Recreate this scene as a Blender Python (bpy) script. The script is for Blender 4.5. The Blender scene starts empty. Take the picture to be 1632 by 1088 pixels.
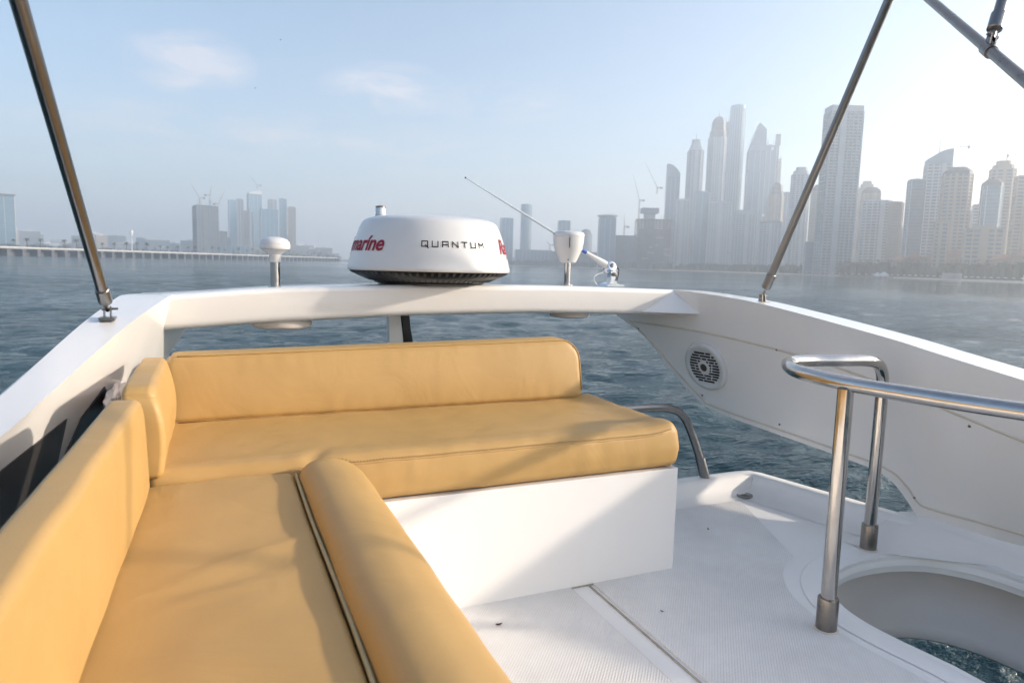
import bpy, bmesh, math, random
import numpy as np
from mathutils import Vector, Matrix
R = math.radians
random.seed(7)
scene = bpy.context.scene
coll = scene.collection

# ------------------------------------------------------------------ camera
cam_d = bpy.data.cameras.new("camera")
cam = bpy.data.objects.new("camera", cam_d)
coll.objects.link(cam)
right = Vector((0.9160, -0.4008, 0.0262)).normalized()
fwd = Vector((0.4010, 0.9091, -0.1133)).normalized()
up = right.cross(fwd).normalized()
right = fwd.cross(up).normalized()
m = Matrix((right, up, -fwd)).transposed().to_4x4()
m.translation = Vector((0, 0, 0.87))
cam.matrix_world = m
cam_d.sensor_width = 36
cam_d.lens = 36 * 1080 / 1632
cam_d.clip_start = 0.02
cam_d.clip_end = 30000
cam_d.dof.use_dof = True
cam_d.dof.focus_distance = 2.4
cam_d.dof.aperture_fstop = 7.0
scene.camera = cam

# ------------------------------------------------------------------ sky, sun, exposure
SUN_EL, SUN_AZ = 19.0, 112.0        # azimuth clockwise from +Y
WATER = -3.43
world = bpy.data.worlds.new("World")
scene.world = world
world.use_nodes = True
nt = world.node_tree
nt.nodes.clear()
out = nt.nodes.new("ShaderNodeOutputWorld")
bg = nt.nodes.new("ShaderNodeBackground")
sky = nt.nodes.new("ShaderNodeTexSky")
sky.sky_type = 'NISHITA'
sky.sun_disc = False
sky.sun_elevation = R(SUN_EL)
sky.sun_rotation = R(SUN_AZ)
sky.air_density = 1.0
sky.dust_density = 1.3
sky.ozone_density = 1.5
bg.inputs[1].default_value = 0.128
tc = nt.nodes.new("ShaderNodeTexCoord")
mp = nt.nodes.new("ShaderNodeMapping")
mp.inputs['Scale'].default_value = (2.2, 2.2, 7.5)
nz = nt.nodes.new("ShaderNodeTexNoise")
nz.inputs['Scale'].default_value = 4.5
nz.inputs['Detail'].default_value = 8
nz.inputs['Roughness'].default_value = 0.58
nz.inputs['Distortion'].default_value = 0.5
L = nt.links.new
def wm(op, a, b=None, c=None):
    n_ = nt.nodes.new("ShaderNodeMath"); n_.operation = op
    for k_, v_ in enumerate((a, b, c)):
        if v_ is None: continue
        if isinstance(v_, (int, float)): n_.inputs[k_].default_value = v_
        else: L(v_, n_.inputs[k_])
    return n_.outputs[0]
L(tc.outputs['Generated'], mp.inputs['Vector']); L(mp.outputs[0], nz.inputs['Vector'])
total = None
# small fair-weather puffs and veils: (direction, horizontal radius, vertical radius, strength)
for (cx, cy, cz), rh, rv_, st in (((-0.022, 0.970, 0.240), 0.085, 0.045, 0.8), ((0.225, 0.946, 0.232), 0.10, 0.038, 0.8), ((0.376, 0.898, 0.222), 0.11, 0.03, 0.6), ((0.06, 0.985, 0.155), 0.42, 0.045, 0.5), ((-0.30, 0.90, 0.33), 0.3, 0.05, 0.5), ((0.75, 0.50, 0.42), 0.5, 0.09, 0.6), ((-0.8, 0.3, 0.3), 0.5, 0.08, 0.6), ((-0.4, -0.8, 0.35), 0.6, 0.09, 0.6), ((0.2, 0.6, 0.75), 0.5, 0.2, 0.5)):
    v1 = nt.nodes.new("ShaderNodeVectorMath"); v1.operation = 'SUBTRACT'; v1.inputs[1].default_value = (cx, cy, cz); L(tc.outputs['Generated'], v1.inputs[0])
    v2 = nt.nodes.new("ShaderNodeVectorMath"); v2.operation = 'DIVIDE'; v2.inputs[1].default_value = (rh, rh, rv_); L(v1.outputs[0], v2.inputs[0])
    v3 = nt.nodes.new("ShaderNodeVectorMath"); v3.operation = 'LENGTH'; L(v2.outputs[0], v3.inputs[0])
    q = wm('MULTIPLY', wm('MAXIMUM', wm('SUBTRACT', 1.0, v3.outputs['Value']), 0.0), 1.3 * st)
    total = q if total is None else wm('ADD', total, q)
fac = wm('MINIMUM', wm('MULTIPLY', total, wm('MAXIMUM', wm('MULTIPLY', wm('SUBTRACT', nz.outputs['Fac'], 0.40), 4.5), 0.0)), 0.55)
mx = nt.nodes.new("ShaderNodeMix"); mx.data_type = 'RGBA'
mx.inputs['B'].default_value = (5.0, 4.4, 4.3, 1)
L(fac, mx.inputs['Factor'])
L(sky.outputs[0], mx.inputs['A']); L(mx.outputs['Result'], bg.inputs[0]); L(bg.outputs[0], out.inputs[0])

sd = bpy.data.lights.new("sun", 'SUN')
sd.energy = 3.9
sd.angle = R(2.0)
sd.color = (1.0, 0.87, 0.72)
sun = bpy.data.objects.new("sun", sd)
coll.objects.link(sun)
sdir = Vector((math.sin(R(SUN_AZ)) * math.cos(R(SUN_EL)), math.cos(R(SUN_AZ)) * math.cos(R(SUN_EL)), math.sin(R(SUN_EL))))
sun.rotation_euler = sdir.to_track_quat('Z', 'Y').to_euler()
sun.location = sdir * 60

scene.view_settings.view_transform = 'Standard'
scene.view_settings.look = 'None'
scene.view_settings.gamma = 1
scene.view_settings.use_curve_mapping = False
scene.view_settings.exposure = 0.98
scene.cycles.volume_bounces = 5
scene.cycles.max_bounces = 12
scene.cycles.use_denoising = True
HAZE_DENSITY = 0.00056
HAZE_ANISO = 0.55

# ------------------------------------------------------------------ materials
def ramp2(nt, fac, c0, c1, p0=0.3, p1=0.7):
    r = nt.nodes.new("ShaderNodeValToRGB")
    r.color_ramp.elements[0].position = p0; r.color_ramp.elements[0].color = (*c0, 1)
    r.color_ramp.elements[1].position = p1; r.color_ramp.elements[1].color = (*c1, 1)
    nt.links.new(fac, r.inputs[0])
    return r.outputs[0]

def mat(name, c, rough=0.5, metal=0.0, var=0.08, vscale=6.0, bump=0.0, bscale=200.0, coat=0.0, rvar=0.0, c2=None, big=0.0, bigscale=4.0, coord='Object'):
    m = bpy.data.materials.new(name); m.use_nodes = True
    n = m.node_tree; b = n.nodes['Principled BSDF']
    b.inputs['Roughness'].default_value = rough
    b.inputs['Metallic'].default_value = metal
    if coat:
        b.inputs['Coat Weight'].default_value = coat
        b.inputs['Coat Roughness'].default_value = 0.06
    t = n.nodes.new("ShaderNodeTexCoord")
    z = n.nodes.new("ShaderNodeTexNoise"); z.inputs['Scale'].default_value = vscale
    z.inputs['Detail'].default_value = 6; z.inputs['Roughness'].default_value = 0.6
    n.links.new(t.outputs[coord], z.inputs['Vector'])
    cc = c2 if c2 else tuple(max(0, x * (1 - var)) for x in c)
    n.links.new(ramp2(n, z.outputs['Fac'], cc, c), b.inputs['Base Color'])
    if rvar:
        mr = n.nodes.new("ShaderNodeMapRange")
        mr.inputs['From Min'].default_value = 0.3; mr.inputs['From Max'].default_value = 0.7
        mr.inputs['To Min'].default_value = rough; mr.inputs['To Max'].default_value = rough + rvar
        n.links.new(z.outputs['Fac'], mr.inputs['Value']); n.links.new(mr.outputs[0], b.inputs['Roughness'])
    prev = None
    if big:
        z3 = n.nodes.new("ShaderNodeTexNoise"); z3.inputs['Scale'].default_value = bigscale
        z3.inputs['Detail'].default_value = 3; z3.inputs['Distortion'].default_value = 1.0
        n.links.new(t.outputs[coord], z3.inputs['Vector'])
        b3 = n.nodes.new("ShaderNodeBump"); b3.inputs['Strength'].default_value = 1.0
        b3.inputs['Distance'].default_value = big
        n.links.new(z3.outputs['Fac'], b3.inputs['Height']); prev = b3
        n.links.new(b3.outputs[0], b.inputs['Normal'])
    if bump:
        z2 = n.nodes.new("ShaderNodeTexNoise"); z2.inputs['Scale'].default_value = bscale
        z2.inputs['Detail'].default_value = 2
        n.links.new(t.outputs[coord], z2.inputs['Vector'])
        bb = n.nodes.new("ShaderNodeBump"); bb.inputs['Strength'].default_value = 0.6
        bb.inputs['Distance'].default_value = bump
        n.links.new(z2.outputs['Fac'], bb.inputs['Height'])
        if prev: n.links.new(prev.outputs[0], bb.inputs['Normal'])
        n.links.new(bb.outputs[0], b.inputs['Normal'])
    return m

GEL = mat('white_gelcoat', (0.86, 0.83, 0.79), 0.14, var=0.03, vscale=3, coat=0.5, rvar=0.10, big=0.0006, bigscale=5)
GELM = mat('white_gelcoat_matt', (0.85, 0.83, 0.80), 0.38, var=0.05, vscale=5, rvar=0.12)
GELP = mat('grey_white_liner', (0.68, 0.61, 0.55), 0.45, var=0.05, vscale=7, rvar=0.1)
CAULK = mat('yellowed_sealant', (0.68, 0.62, 0.52), 0.6, var=0.12, vscale=14)
GROOVE = mat('grubby_groove', (0.46, 0.40, 0.32), 0.7, var=0.4, vscale=20)
VINYL = mat('mustard_vinyl', (0.51, 0.312, 0.108), 0.43, var=0.12, vscale=3.0, bump=0.00035, bscale=520, rvar=0.12, big=0.004, bigscale=5, c2=(0.46, 0.279, 0.095))
PIPING = mat('grey_green_piping', (0.42, 0.35, 0.18), 0.5)
THREAD = mat('tan_thread', (0.30, 0.17, 0.06), 0.8)
STEEL = mat('polished_steel', (0.58, 0.55, 0.52), 0.09, 1.0, var=0.16, vscale=16, rvar=0.10)
STEELD = mat('weathered_steel', (0.32, 0.29, 0.26), 0.24, 1.0, var=0.3, vscale=22, rvar=0.15)
STEELP = mat('grey_brushed_steel', (0.29, 0.285, 0.28), 0.28, 1.0, var=0.10, vscale=12, rvar=0.05)
CHROME = mat('chrome', (0.75, 0.76, 0.78), 0.07, 1.0, var=0.1)
PLAST = mat('white_plastic', (0.66, 0.655, 0.64), 0.30, var=0.04, coat=0.2)
PLASTG = mat('light_grey_plastic', (0.56, 0.56, 0.55), 0.4)
BLACK = mat('black_plastic', (0.012, 0.012, 0.013), 0.35)
DARKG = mat('dark_grey_rib', (0.06, 0.06, 0.06), 0.45)
TINT = mat('dark_tinted_glass', (0.045, 0.042, 0.042), 0.30)
TINT.node_tree.nodes['Principled BSDF'].inputs['Specular IOR Level'].default_value = 0.3
RED = mat('dark_red_print', (0.30, 0.008, 0.035), 0.7)
INK = mat('black_print', (0.012, 0.010, 0.010), 0.95)
INK.node_tree.nodes['Principled BSDF'].inputs['Specular IOR Level'].default_value = 0.1
BLUEP = mat('blue_print', (0.05, 0.12, 0.45), 0.4)
CLOTHM = mat('white_cloth', (0.72, 0.67, 0.64), 0.85, bump=0.001, bscale=150)
LENS = mat('clear_lens', (0.62, 0.66, 0.70), 0.08, coat=0.8)
LEAF = mat('dry_leaf', (0.07, 0.04, 0.03), 0.8)

def nonskid():
    m = bpy.data.materials.new('nonskid_gelcoat'); m.use_nodes = True
    n = m.node_tree; b = n.nodes['Principled BSDF']; lk = n.links.new
    t = n.nodes.new("ShaderNodeTexCoord")
    hs = []
    for ang in (40, -50):
        mp = n.nodes.new("ShaderNodeMapping"); mp.inputs['Rotation'].default_value = (0, 0, R(ang))
        w = n.nodes.new("ShaderNodeTexWave"); w.wave_type = 'BANDS'; w.bands_direction = 'X'
        w.inputs['Scale'].default_value = 52 if ang > 0 else 60
        w.inputs['Distortion'].default_value = 0.0
        lk(t.outputs['Object'], mp.inputs['Vector']); lk(mp.outputs[0], w.inputs['Vector']); hs.append(w.outputs['Fac'])
    mu = n.nodes.new("ShaderNodeMath"); mu.operation = 'MULTIPLY_ADD'
    lk(hs[0], mu.inputs[0]); mu.inputs[1].default_value = 0.8
    m2 = n.nodes.new("ShaderNodeMath"); m2.operation = 'MULTIPLY'; lk(hs[1], m2.inputs[0]); m2.inputs[1].default_value = 0.45
    lk(m2.outputs[0], mu.inputs[2])
    bp = n.nodes.new("ShaderNodeBump"); bp.inputs['Distance'].default_value = 0.0008; bp.inputs['Strength'].default_value = 0.9
    lk(mu.outputs[0], bp.inputs['Height']); lk(bp.outputs[0], b.inputs['Normal'])
    z = n.nodes.new("ShaderNodeTexNoise"); z.inputs['Scale'].default_value = 3.5; z.inputs['Detail'].default_value = 9; z.inputs['Roughness'].default_value = 0.7
    lk(t.outputs['Object'], z.inputs['Vector'])
    base = ramp2(n, z.outputs['Fac'], (0.70, 0.68, 0.65), (0.80, 0.785, 0.76), 0.35, 0.62)
    mixc = n.nodes.new("ShaderNodeMix"); mixc.data_type = 'RGBA'; mixc.blend_type = 'MULTIPLY'; mixc.inputs['Factor'].default_value = 1.0
    gr = ramp2(n, mu.outputs[0], (0.90, 0.88, 0.85), (1, 1, 1), 0.05, 0.6)
    lk(base, mixc.inputs['A']); lk(gr, mixc.inputs['B']); lk(mixc.outputs['Result'], b.inputs['Base Color'])
    b.inputs['Roughness'].default_value = 0.5
    return m
NONSKID = nonskid()

# ------------------------------------------------------------------ mesh helpers
def link(name, me, material=None, parent=None, smooth=None):
    o = bpy.data.objects.new(name, me); coll.objects.link(o)
    if material is not None and not me.materials: me.materials.append(material)
    if parent is not None: o.parent = parent
    if smooth is not None:
        me.polygons.foreach_set('use_smooth', [True] * len(me.polygons))
        if smooth < 179: me.set_sharp_from_angle(angle=R(smooth))
    return o

def fin(name, bm, material, parent=None, smooth=35, bev=0.0, seg=2, recalc=True):
    if bev:
        es = [e for e in bm.edges if len(e.link_faces) == 2 and e.calc_face_angle(0) > R(28)]
        bmesh.ops.bevel(bm, geom=es, offset=bev, segments=seg, profile=0.5, affect='EDGES', clamp_overlap=True)
    if recalc: bmesh.ops.recalc_face_normals(bm, faces=bm.faces[:])
    me = bpy.data.meshes.new(name); bm.to_mesh(me); bm.free()
    return link(name, me, material, parent, smooth)

def thing(name, label, cat, loc=(0, 0, 0), rz=0.0, group=None):
    o = bpy.data.objects.new(name, None); coll.objects.link(o)
    o.location = loc; o.rotation_euler = (0, 0, rz)
    o['label'] = label; o['category'] = cat
    if group: o['group'] = group
    o.empty_display_size = 0.1
    return o

def tag(o, label, cat, group=None):
    o['label'] = label; o['category'] = cat
    if group: o['group'] = group
    return o

def box(bm, x0, x1, y0, y1, z0, z1):
    v = [bm.verts.new(p) for p in ((x0, y0, z0), (x1, y0, z0), (x1, y1, z0), (x0, y1, z0), (x0, y0, z1), (x1, y0, z1), (x1, y1, z1), (x0, y1, z1))]
    for f in ((0, 3, 2, 1), (4, 5, 6, 7), (0, 1, 5, 4), (1, 2, 6, 5), (2, 3, 7, 6), (3, 0, 4, 7)):
        bm.faces.new([v[i] for i in f])

def spline(pts, n=8, closed=False):
    P = [Vector(p) for p in pts]; N = len(P); out = []
    rng = range(N) if closed else range(N - 1)
    for i in rng:
        p0 = P[(i - 1) % N] if (closed or i > 0) else P[0] * 2 - P[1]
        p1 = P[i]; p2 = P[(i + 1) % N]
        p3 = P[(i + 2) % N] if (closed or i + 2 < N) else P[-1] * 2 - P[-2]
        for k in range(n):
            t = k / n
            out.append(0.5 * ((2 * p1) + (p2 - p0) * t + (2 * p0 - 5 * p1 + 4 * p2 - p3) * t * t + (3 * p1 - p0 - 3 * p2 + p3) * t ** 3))
    if not closed: out.append(P[-1].copy())
    return out

def tube(bm, pts, r, seg=16, caps=True):
    P = [Vector(p) for p in pts]; n = len(P)
    rr = r if hasattr(r, '__len__') else [r] * n
    T = []
    for i in range(n):
        a = P[max(0, i - 1)]; b = P[min(n - 1, i + 1)]; T.append((b - a).normalized())
    ref = Vector((0, 0, 1)) if abs(T[0].z) < 0.9 else Vector((1, 0, 0))
    u = T[0].cross(ref).normalized(); rings = []
    for i in range(n):
        u = (u - T[i] * u.dot(T[i])).normalized(); w = T[i].cross(u)
        rings.append([bm.verts.new(P[i] + (u * math.cos(2 * math.pi * k / seg) + w * math.sin(2 * math.pi * k / seg)) * rr[i]) for k in range(seg)])
    for i in range(n - 1):
        for k in range(seg):
            bm.faces.new((rings[i][k], rings[i][(k + 1) % seg], rings[i + 1][(k + 1) % seg], rings[i + 1][k]))
    if caps:
        bm.faces.new(rings[0][::-1]); bm.faces.new(rings[-1])

def lathe(bm, prof, seg=48, mtx=None, cap=True):
    rings = []
    for r, z in prof:
        rings.append([bm.verts.new((r * math.cos(2 * math.pi * k / seg), r * math.sin(2 * math.pi * k / seg), z)) for k in range(seg)])
    for i in range(len(rings) - 1):
        for k in range(seg):
            bm.faces.new((rings[i][k], rings[i][(k + 1) % seg], rings[i + 1][(k + 1) % seg], rings[i + 1][k]))
    if cap:
        bm.faces.new(rings[0][::-1]); bm.faces.new(rings[-1])
    if mtx is not None:
        vs = [v for r_ in rings for v in r_]; bmesh.ops.transform(bm, matrix=mtx, verts=vs)

def slab(bm, outline, f0, f1):
    """outline: (a,b) points; f0,f1 map (a,b) to the two faces"""
    A = [bm.verts.new(f0(a, b)) for a, b in outline]; B = [bm.verts.new(f1(a, b)) for a, b in outline]
    n = len(A); bm.faces.new(A); bm.faces.new(B[::-1])
    for i in range(n): bm.faces.new((A[(i + 1) % n], A[i], B[i], B[(i + 1) % n]))

def rounded_box(bm, lo, hi, r, res=0.03, deform=None, cs=5):
    lo = Vector(lo); hi = Vector(hi)
    def line(a, b):
        c = [a + r * (1 - math.tan(R(45) * (1 - k / cs))) for k in range(cs)]
        n = max(2, int((b - a - 2 * r) / res)); mid = [a + r + (b - a - 2 * r) * k / n for k in range(n + 1)]
        return c + mid + [b - (x - a) for x in c[::-1]]
    ax = [line(lo[i], hi[i]) for i in range(3)]
    def put(p):
        c = Vector([min(max(p[i], lo[i] + r), hi[i] - r) for i in range(3)]); d = p - c
        q = c + d.normalized() * r if d.length > 1e-9 else p
        return q
    for axis in range(3):
        i, j = [(1, 2), (2, 0), (0, 1)][axis]
        for side in (0, 1):
            g = []
            for a in ax[i]:
                row = []
                for b in ax[j]:
                    p = Vector((0, 0, 0)); p[axis] = (lo, hi)[side][axis]; p[i] = a; p[j] = b
                    row.append(bm.verts.new(put(p)))
                g.append(row)
            for k in range(len(g) - 1):
                for l in range(len(g[0]) - 1):
                    f = (g[k][l], g[k + 1][l], g[k + 1][l + 1], g[k][l + 1])
                    bm.faces.new(f if side else f[::-1])
    bmesh.ops.remove_doubles(bm, verts=bm.verts[:], dist=1e-6)
    if deform:
        for v in bm.verts: v.co = deform(v.co.copy())

from mathutils import noise as mn
def nz3(p, s, seed=0.0): return mn.noise(Vector((p[0] * s + seed, p[1] * s + seed * 1.7, p[2] * s - seed)))

# ------------------------------------------------------------------ sea
def build_sea():
    rng = np.random.default_rng(11)
    rad = np.concatenate([np.geomspace(4.0, 220.0, 430), np.geomspace(223.0, 9000.0, 100)[0:]])
    a_f = np.linspace(R(-26), R(76), 620); a_c = np.linspace(R(76), R(334), 130)[1:-1]
    ang = np.concatenate([a_f, a_c]); na, nr = len(ang), len(rad)
    RR, AA = np.meshgrid(rad, ang, indexing='ij')
    X = RR * np.sin(AA); Y = RR * np.cos(AA); Z = np.zeros_like(X)
    cell = np.maximum(RR * 0.0095, RR * 0.0029)
    wind = R(78)
    for i in range(90):
        lam = 0.45 * (9.0 / 0.45) ** rng.random()
        th = wind + rng.normal(0, 0.55); k = 2 * math.pi / lam; ph = rng.random() * 6.28
        amp = 0.0052 * lam ** 0.60
        w = np.clip((lam / cell - 2.2) / 2.0, 0, 1)
        s = np.sin(k * (X * math.cos(th) + Y * math.sin(th)) + ph + 0.9 * np.sin(0.21 * k * (Y * math.cos(th) - X * math.sin(th)) + ph * 3))
        Z += amp * w * (s + 0.35 * (1 - 2 * np.abs(np.sin(0.5 * (k * (X * math.cos(th) + Y * math.sin(th)) + ph)))) )
    co = np.stack([X, Y, Z + WATER], -1).reshape(-1, 3)
    i = np.arange(nr - 1)[:, None] * na; j = np.arange(na)[None, :]; j2 = (j + 1) % na
    f = np.stack([i + j, i + j2, i + na + j2, i + na + j], -1).reshape(-1, 4)[:, ::-1]
    c = len(co); co = np.vstack([co, [[0, 0, WATER]]])
    tris = np.stack([np.full(na, c), (np.arange(na) + 1) % na, np.arange(na)], -1)
    me = bpy.data.meshes.new('sea')
    me.vertices.add(len(co)); me.vertices.foreach_set('co', co.ravel().astype(np.float32))
    nl = f.size + tris.size; me.loops.add(nl)
    me.loops.foreach_set('vertex_index', np.concatenate([f.ravel(), tris.ravel()]).astype(np.int32))
    me.polygons.add(len(f) + len(tris))
    st = np.concatenate([np.arange(len(f)) * 4, f.size + np.arange(len(tris)) * 3])
    me.polygons.foreach_set('loop_start', st.astype(np.int32))
    me.update(calc_edges=True); me.validate()
    m = bpy.data.materials.new('sea_water'); m.use_nodes = True
    n = m.node_tree; b = n.nodes['Principled BSDF']; lk = n.links.new
    b.inputs['Base Color'].default_value = (0.004, 0.034, 0.040, 1)
    b.inputs['IOR'].default_value = 1.33
    t = n.nodes.new("ShaderNodeTexCoord")
    def noi(scale, det, rough, sx=1, sy=1, rot=0.0):
        mp = n.nodes.new("ShaderNodeMapping"); mp.inputs['Scale'].default_value = (sx, sy, 1); mp.inputs['Rotation'].default_value = (0, 0, rot)
        z = n.nodes.new("ShaderNodeTexNoise"); z.inputs['Scale'].default_value = scale; z.inputs['Detail'].default_value = det; z.inputs['Roughness'].default_value = rough
        lk(t.outputs['Object'], mp.inputs['Vector']); lk(mp.outputs[0], z.inputs['Vector']); return z.outputs['Fac']
    patch = noi(0.006, 5, 0.65, 1.0, 4.0, R(24))
    pr = n.nodes.new("ShaderNodeMapRange"); pr.inputs['From Min'].default_value = 0.35; pr.inputs['From Max'].default_value = 0.65
    pr.inputs['To Min'].default_value = 0.4; pr.inputs['To Max'].default_value = 1.25; lk(patch, pr.inputs['Value'])
    sx_ = n.nodes.new("ShaderNodeSeparateXYZ"); lk(t.outputs['Object'], sx_.inputs[0])     # water calms towards the sheltered beach side
    sh_ = n.nodes.new("ShaderNodeMapRange"); sh_.inputs['From Min'].default_value = 5; sh_.inputs['From Max'].default_value = 170
    sh_.inputs['To Min'].default_value = 1.15; sh_.inputs['To Max'].default_value = 0.18; lk(sx_.outputs['X'], sh_.inputs['Value'])
    mm = n.nodes.new("ShaderNodeMath"); mm.operation = 'MULTIPLY'; lk(pr.outputs[0], mm.inputs[0]); lk(sh_.outputs[0], mm.inputs[1])
    prev = None
    for sc, dist, det in ((0.10, 1.0, 3), (0.45, 0.36, 4), (1.6, 0.22, 5), (6.0, 0.085, 4)):
        h = noi(sc, det, 0.5, 1.0, 2.0, R(20))
        bp = n.nodes.new("ShaderNodeBump"); bp.inputs['Distance'].default_value = dist
        lk(mm.outputs[0], bp.inputs['Strength']); lk(h, bp.inputs['Height'])
        if prev: lk(prev.outputs[0], bp.inputs['Normal'])
        prev = bp
    lk(prev.outputs[0], b.inputs['Normal'])
    rr = n.nodes.new("ShaderNodeMapRange"); rr.inputs['From Min'].default_value = 0.35; rr.inputs['From Max'].default_value = 0.65
    rr.inputs['To Min'].default_value = 0.04; rr.inputs['To Max'].default_value = 0.10; lk(patch, rr.inputs['Value']); lk(rr.outputs[0], b.inputs['Roughness'])
    o = link('sea', me, m, None, 180); o['kind'] = 'structure'
build_sea()

# ------------------------------------------------------------------ shore and land
SAND = mat('pale_sand', (0.52, 0.44, 0.34), 0.9, vscale=0.05)
LAND = mat('dusty_ground', (0.30, 0.26, 0.20), 0.9, vscale=0.01, var=0.3)
SHORE = [(413, 79), (521, 205), (575, 325), (604, 410), (646, 521), (712, 702), (762, 965), (730, 1230), (660, 1457), (528, 1669), (306, 1672), (121, 1515), (-45, 1449), (-178, 1288), (-264, 1119), (-396, 973), (-504, 746), (-597, 533)]
def build_land():
    bm = bmesh.new(); sp = spline([(x, y, 0) for x, y in SHORE], 6)
    rows = []
    for k, (add, z) in enumerate(((-6, WATER - 0.8), (0, WATER + 0.05), (14, WATER + 0.9), (34, WATER + 1.7))):
        row = []
        for p in sp:
            d = Vector((p.x, p.y, 0)).normalized(); row.append(bm.verts.new((p.x + d.x * add, p.y + d.y * add, z)))
        rows.append(row)
    for a, b in zip(rows, rows[1:]):
        for i in range(len(a) - 1): bm.faces.new((a[i + 1], a[i], b[i], b[i + 1]))
    o = fin('beach', bm, SAND, None, 60); o['kind'] = 'structure'
    bm = bmesh.new(); inner = []; outer = []
    for p in sp:
        d = Vector((p.x, p.y, 0)).normalized(); q = p + d * 33
        inner.append(bm.verts.new((q.x, q.y, WATER + 1.69))); outer.append(bm.verts.new((d.x * 8500, d.y * 8500, WATER + 6)))
    for i in range(len(inner) - 1): bm.faces.new((inner[i + 1], inner[i], outer[i], outer[i + 1]))
    o = fin('ground', bm, LAND, None, 60); o['kind'] = 'structure'
build_land()

# haze
bm = bmesh.new(); box(bm, -9600, 9600, -9600, 9600, WATER - 2.0, 375)
hz = fin('haze', bm, None, None, None); hz['kind'] = 'stuff'
hm = bpy.data.materials.new('pale_haze'); hm.use_nodes = True
hn = hm.node_tree; hn.nodes.clear()
ho = hn.nodes.new("ShaderNodeOutputMaterial"); pv = hn.nodes.new("ShaderNodeVolumePrincipled")
pv.inputs['Color'].default_value = (0.92, 0.96, 1.0, 1); pv.inputs['Density'].default_value = HAZE_DENSITY
pv.inputs['Anisotropy'].default_value = HAZE_ANISO
hn.links.new(pv.outputs[0], ho.inputs['Volume'])
hz.data.materials.append(hm)

# ------------------------------------------------------------------ towers
WALLS = {
    'glass': mat('tower_blue_glass', (0.24, 0.38, 0.48), 0.25, 0.2, vscale=0.06, var=0.35, coord='Object'),
    'pale': mat('tower_pale_concrete', (0.46, 0.49, 0.51), 0.7, vscale=0.05, var=0.15),
    'sand': mat('tower_sand_render', (0.41, 0.345, 0.27), 0.75, vscale=0.05, var=0.15),
    'grey': mat('tower_grey_cladding', (0.22, 0.25, 0.28), 0.5, vscale=0.05, var=0.25),
    'raw': mat('tower_raw_concrete', (0.16, 0.17, 0.18), 0.8, vscale=0.07, var=0.4),
    'balcony': mat('tower_balcony_concrete', (0.38, 0.43, 0.46), 0.7, vscale=0.05, var=0.2),
}
WINDOWM = mat('tower_window_glass', (0.18, 0.26, 0.32), 0.18, 0.0, vscale=0.22, var=0.6)
GLASSM = mat('tower_curtain_glass', (0.18, 0.30, 0.39), 0.12, 0.3, vscale=0.15, var=0.4)
CROWNM = mat('tower_crown_dark', (0.17, 0.17, 0.17), 0.6, vscale=0.1, var=0.3)
CROWNB = mat('tower_crown_bluish', (0.22, 0.32, 0.40), 0.4, vscale=0.1, var=0.3)
WHITEM = mat('tower_white_trim', (0.62, 0.63, 0.62), 0.7)
CRANEM = mat('crane_paint', (0.30, 0.27, 0.22), 0.7)
ROOFR = mat('red_tile_roof', (0.33, 0.15, 0.10), 0.8, vscale=0.3, var=0.3)

def foot(kind, w, d):
    if kind == 'round': return [(w / 2 * math.cos(a), d / 2 * math.sin(a)) for a in [2 * math.pi * k / 20 for k in range(20)]]
    if kind == 'chamfer':
        c = 0.22 * min(w, d); x, y = w / 2, d / 2
        return [(x - c, -y), (x, -y + c), (x, y - c), (x - c, y), (-x + c, y), (-x, y - c), (-x, -y + c), (-x + c, -y)]
    return [(-w / 2, -d / 2), (w / 2, -d / 2), (w / 2, d / 2), (-w / 2, d / 2)]

def loft(bm, fp, secs):
    """secs: (z, scale) or (z, scale, zslope)"""
    rings = []
    for s in secs:
        sl = s[2] if len(s) > 2 else 0.0
        rings.append([bm.verts.new((x * s[1], y * s[1], s[0] + x * sl)) for x, y in fp])
    n = len(fp)
    for a, b in zip(rings, rings[1:]):
        for i in range(n): bm.faces.new((a[i], a[(i + 1) % n], b[(i + 1) % n], b[i]))
    bm.faces.new(rings[0][::-1]); bm.faces.new(rings[-1])

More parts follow.
